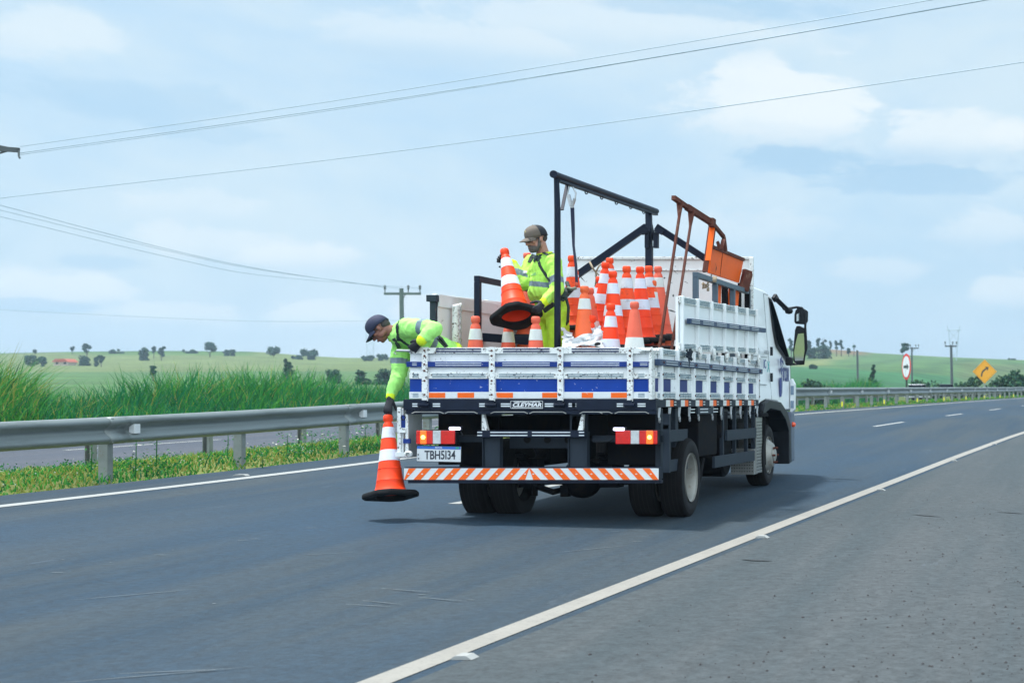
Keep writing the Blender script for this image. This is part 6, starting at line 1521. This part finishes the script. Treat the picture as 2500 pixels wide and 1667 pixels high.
for q in (-1,1):
    blob(mb,H1(q*.032,.098,.004),(.035,.011,.023),F1,14,8); mb.bar(H1(q*.058,.085,.008),H1(q*.083,.0,.002),.006,.012)
mb.bar(H1(-.012,.106,.008),H1(.012,.106,.008),.006,.006); mb.build('sunglasses',LENS,w1,smooth=True)
mb=MB(); blob(mb,H1(0,-.055,-.005),(.068,.052,.055),F1); mb.build('hair',HAIR,w1,smooth=True)
bv=bvh_of(sh1); z3_=dict(scale=(4.612,),org=(1200,520))
ribbon('harness_strap',w1,bv,[(700,392),(640,380),(585,425),(545,490),(530,540),(545,590),(590,670),(655,765)],.026,**z3_)
ribbon('harness_strap',w1,bv,[(488,452),(455,495),(425,560)],.036,**z3_)
ribbon('harness_strap',w1,bv,[(470,480),(500,500),(535,525)],.050,**z3_); ribbon('harness_strap',w1,bv,[(525,478),(500,520),(482,552)],.030,lift=.008,**z3_)
ribbon('chest_lettering',w1,bv,[(455,690),(515,684)],.030,m=mat('faded_chest_print',(.22,.50,.16),.8),t=.001,lift=.0015,**z3_)
mb=MB(); a=P(1328,759,14.78); mb.bar(a,P(1352,742,14.72),.045,.02,up=(0,1,0)); mb.bar(P(1366,732,14.78),P(1391,705,14.98),.085,.02,up=(0,1,0)); mb.bar(P(1368,725,14.8),P(1378,712,14.85),.09,.03,up=(0,1,0)); mb.build('harness_belt',STRAP,w1,bevel=.004)
mb=MB(); mb.tube([P(1381,724,14.82),P(1388,750,14.83),P(1386,785,14.83),P(1377,806,14.86)],.014,8); mb.tube([P(1384,690,15.0),P(1388,700,14.95),P(1391,712,14.9)],.02,8); mb.build('harness_loop',STRAP,w1,smooth=True)
mb=MB(); mb.tube([P(1386,703,14.92),P(1396,706,14.9),P(1407,703,14.9)],.016,8); mb.build('buckle',mat('worn_buckle',(.16,.19,.15),.6,var=.3,vscale=30),w1,smooth=True)
# lanyard from gantry to the harness
la=P(1398,505,15.0); lz=P(1408,700,14.92); root=empty('safety_lanyard',lz); tag(root,'dark webbing lanyard with a large steel hook hanging from the gantry to the standing worker','lanyard')
mb=MB(); pts=[P(1397,507,15.0),P(1399,560,15.0),P(1400,600,14.98),P(1406,650,14.95),P(1408,700,14.92)]; w_=[.038,.034,.024,.026,.028]
vs=[]
for p,w in zip(pts,w_): vs+=[p+Vector((-w/2,0,0)),p+Vector((w/2,0,0)),p+Vector((w/2,.006,0)),p+Vector((-w/2,.006,0))]
mb.add(vs,[(4*i+j,4*i+(j+1)%4,4*i+4+(j+1)%4,4*i+4+j) for i in range(4) for j in range(4)]+[(0,1,2,3),(19,18,17,16)]); mb.build('webbing',mat('navy_webbing',(.008,.014,.045),.7),root,bevel=.001)
h=lambda x,y:P(1340+x/3.137,380+y/3.137,15.0)
mb=MB(); mb.tube([h(160,225),h(180,232),h(208,290),h(195,350),h(182,372)],.0085,8); mb.tube([h(158,228),h(140,300),h(150,340)],.0075,8); mb.bar(h(148,300),h(172,385),.03,.035,up=(0,1,0)); mb.bar(h(198,330),h(180,385),.02,.03,up=(0,1,0)); mb.lathe([(0,-.006),(.02,-.006),(.02,.006),(0,.006)],12,fn=lambda v:h(177,385)+Vector((v.x,v.z,v.y))); mb.build('scaffold_hook',M['steel'],root,auto=40)
mb=MB(); mb.lathe([(0,-.02),(.016,-.015),(.016,.015),(0,.02)],8,fn=lambda v:P(1407,694,14.91)+v); mb.build('swivel',mat('orange_swivel',(.6,.08,.03),.5),root)

# ---- worker bending over the left side
f2=Vector((-.95,-.12,-.28)).normalized()
pel=P(1100,868,14.62); che=P(1008,812,14.36); up_=P(980,812,14.33); nk=P(962,812,14.30); hc=P(927,802,14.26)
ax=(up_-pel).normalized(); back=Vector((-.35,.0,1)); rgt=ax.cross(Vector((0,0,1))).normalized(); bk=rgt.cross(ax).normalized(); TR2=Matrix((rgt,bk,ax)).transposed()
lsh=P(992,800,14.16); lel=P(1060,803,14.02); lwr=P(1030,831,13.93)
rsh=P(981,836,14.46); rel=P(974,908,14.42); rwr=P(954,968,14.28)
F2=frame((-.60,-.16,-.78),(-.75,-.1,.6))
mb=MB(); head_blobs(mb,hc,F2,.98)
chain(mb,[hc+F2@Vector((0,-.025,-.055)),nk,up_],[.060,.062,.065]); chain(mb,[up_,che,pel],[(.12,.08,.08),(.13,.09,.10),(.13,.10,.1)],TR2)
legs=[(P(1112,880,14.48),P(1078,958,14.30),P(1150,966,14.55)),(P(1104,875,14.80),P(1070,955,14.80),P(1150,962,15.05))]
for h_,k_,a_ in legs: chain(mb,[h_,k_,a_],[.085,.055,.04]); chain(mb,[a_,a_+Vector((.1,.03,.0))],[.035,.03])
for s_,e_,w_ in ((lsh,lel,lwr),(rsh,rel,rwr)): chain(mb,[che.lerp(up_,.5),s_,e_,w_],[.06,.05,.038,.030])
w2=skinned('person',mb,.006,SKIN2,None,sm=2,org=Vector((pel.x,pel.y,1.14)))
tag(w2,'worker in navy cap and yellow-green shirt bending over the tailgate to lower a cone','person')
ROOTLOC[w2.name]=Vector((pel.x,pel.y,1.14))
mb=MB(); chain(mb,[nk+ax*-.01,up_,che,P(1050,845,14.5),pel],[(.075,.085,.05),(.165,.120,.08),(.180,.138,.10),(.165,.13,.10),(.16,.13,.10)],TR2)
for s_,e_,w_ in ((lsh,lel,lwr),(rsh,rel,rwr)): chain(mb,[s_,e_,w_],[.092,.072,.038])
chain(mb,[up_,rsh],[.10,.09])
def post2(c):
    dt=segd(c,nk,pel)[0]-.14
    for s_,e_,w_ in ((lsh,lel,lwr),(rsh,rel,rwr)):
        du,tu=segd(c,s_,e_); dl,tl_=segd(c,e_,w_)
        if dl-.05<dt and tl_>.94 and dl<du: return 2
        if du-.07<dt and .56<tu<.74: return 1
        if min(du,dl)-.06<dt: return 0
    t=segd(c,up_,pel)[1]; return 1 if .50<t<.60 else 0
sh2=skinned('shirt',mb,.0075,[HV3,TAPE,CUFF],w2,sm=5,wr=.013,wf=9,post=post2)
mb=MB(); chain(mb,[P(1085,862,14.6),pel],[(.15,.13,.1),(.16,.14,.1)],TR2)
for h_,k_,a_ in legs: chain(mb,[h_,k_,a_],[.11,.085,.07])
skinned('trousers',mb,.009,HV2,w2,sm=5,wr=.008,wf=9)
for h_,k_,a_ in legs: mb=MB(); chain(mb,[a_,a_+Vector((.12,.04,.0))],[.052,.045]); skinned('boot',mb,.009,M['rubber'],w2,sm=2)
mb=MB(); pts=[nk-ax*-.0+TR2@Vector((.072*math.cos(t),.078*math.sin(t),.0)) for t in [i*math.pi/10 for i in range(21)]]; mb.tube(pts,.014,6,cap=False); mb.build('collar',CUFF,w2,smooth=True)
hand('glove',w2,lwr,P(1011,848,13.955),(-.72,.05,-.68),(-.55,.55,-.3),-1,(.75,.8,.8,.85),(.7,.5),fo=lel)
hand('glove',w2,rwr,P(947,998,14.235),(-.22,-.12,-.96),(.05,.85,-.1),1,(.55,.6,.65,.7),(.5,.6),fo=rel)
co2,H2=cap(w2,hc,F2,NAVY,NAVY,True,.98)
mb=MB(); blob(mb,H2(0,-.055,-.005),(.069,.053,.055),F2); mb.build('hair',HAIR,w2,smooth=True)
mb=MB()
for q in (-1,1): blob(mb,H2(q*.032,.096,.002),(.030,.010,.017),F2,14,8); mb.bar(H2(q*.058,.085,.006),H2(q*.083,.0,.0),.006,.010)
mb.build('sunglasses',LENS,w2,smooth=True)
mb=MB(); blob(mb,H2(0,.104,-.065),(.020,.006,.006),F2,10,6); mb.build('mouth',LIP,w2,smooth=True)
bv=bvh_of(sh2); z5_=dict(scale=(6.533,),org=(880,740))
ribbon('harness_strap',w2,bv,[(625,270),(592,330),(588,420),(600,540),(605,600)],.030,**z5_)
ribbon('harness_strap',w2,bv,[(605,555),(680,615),(780,680)],.022,**z5_)
ribbon('harness_strap',w2,bv,[(530,560),(575,620),(625,720)],.040,**z5_)
mb=MB(); mb.bar(P(1073,824,14.3),P(1090,845,14.35),.025,.012,up=(0,1,0)); mb.tube([P(1068,818,14.28),P(1078,826,14.27),P(1092,846,14.27)],.011,6); mb.tube([P(1067,826,14.28),P(1078,838,14.27),P(1088,849,14.27)],.008,6); mb.build('harness_strap',STRAP,w2)
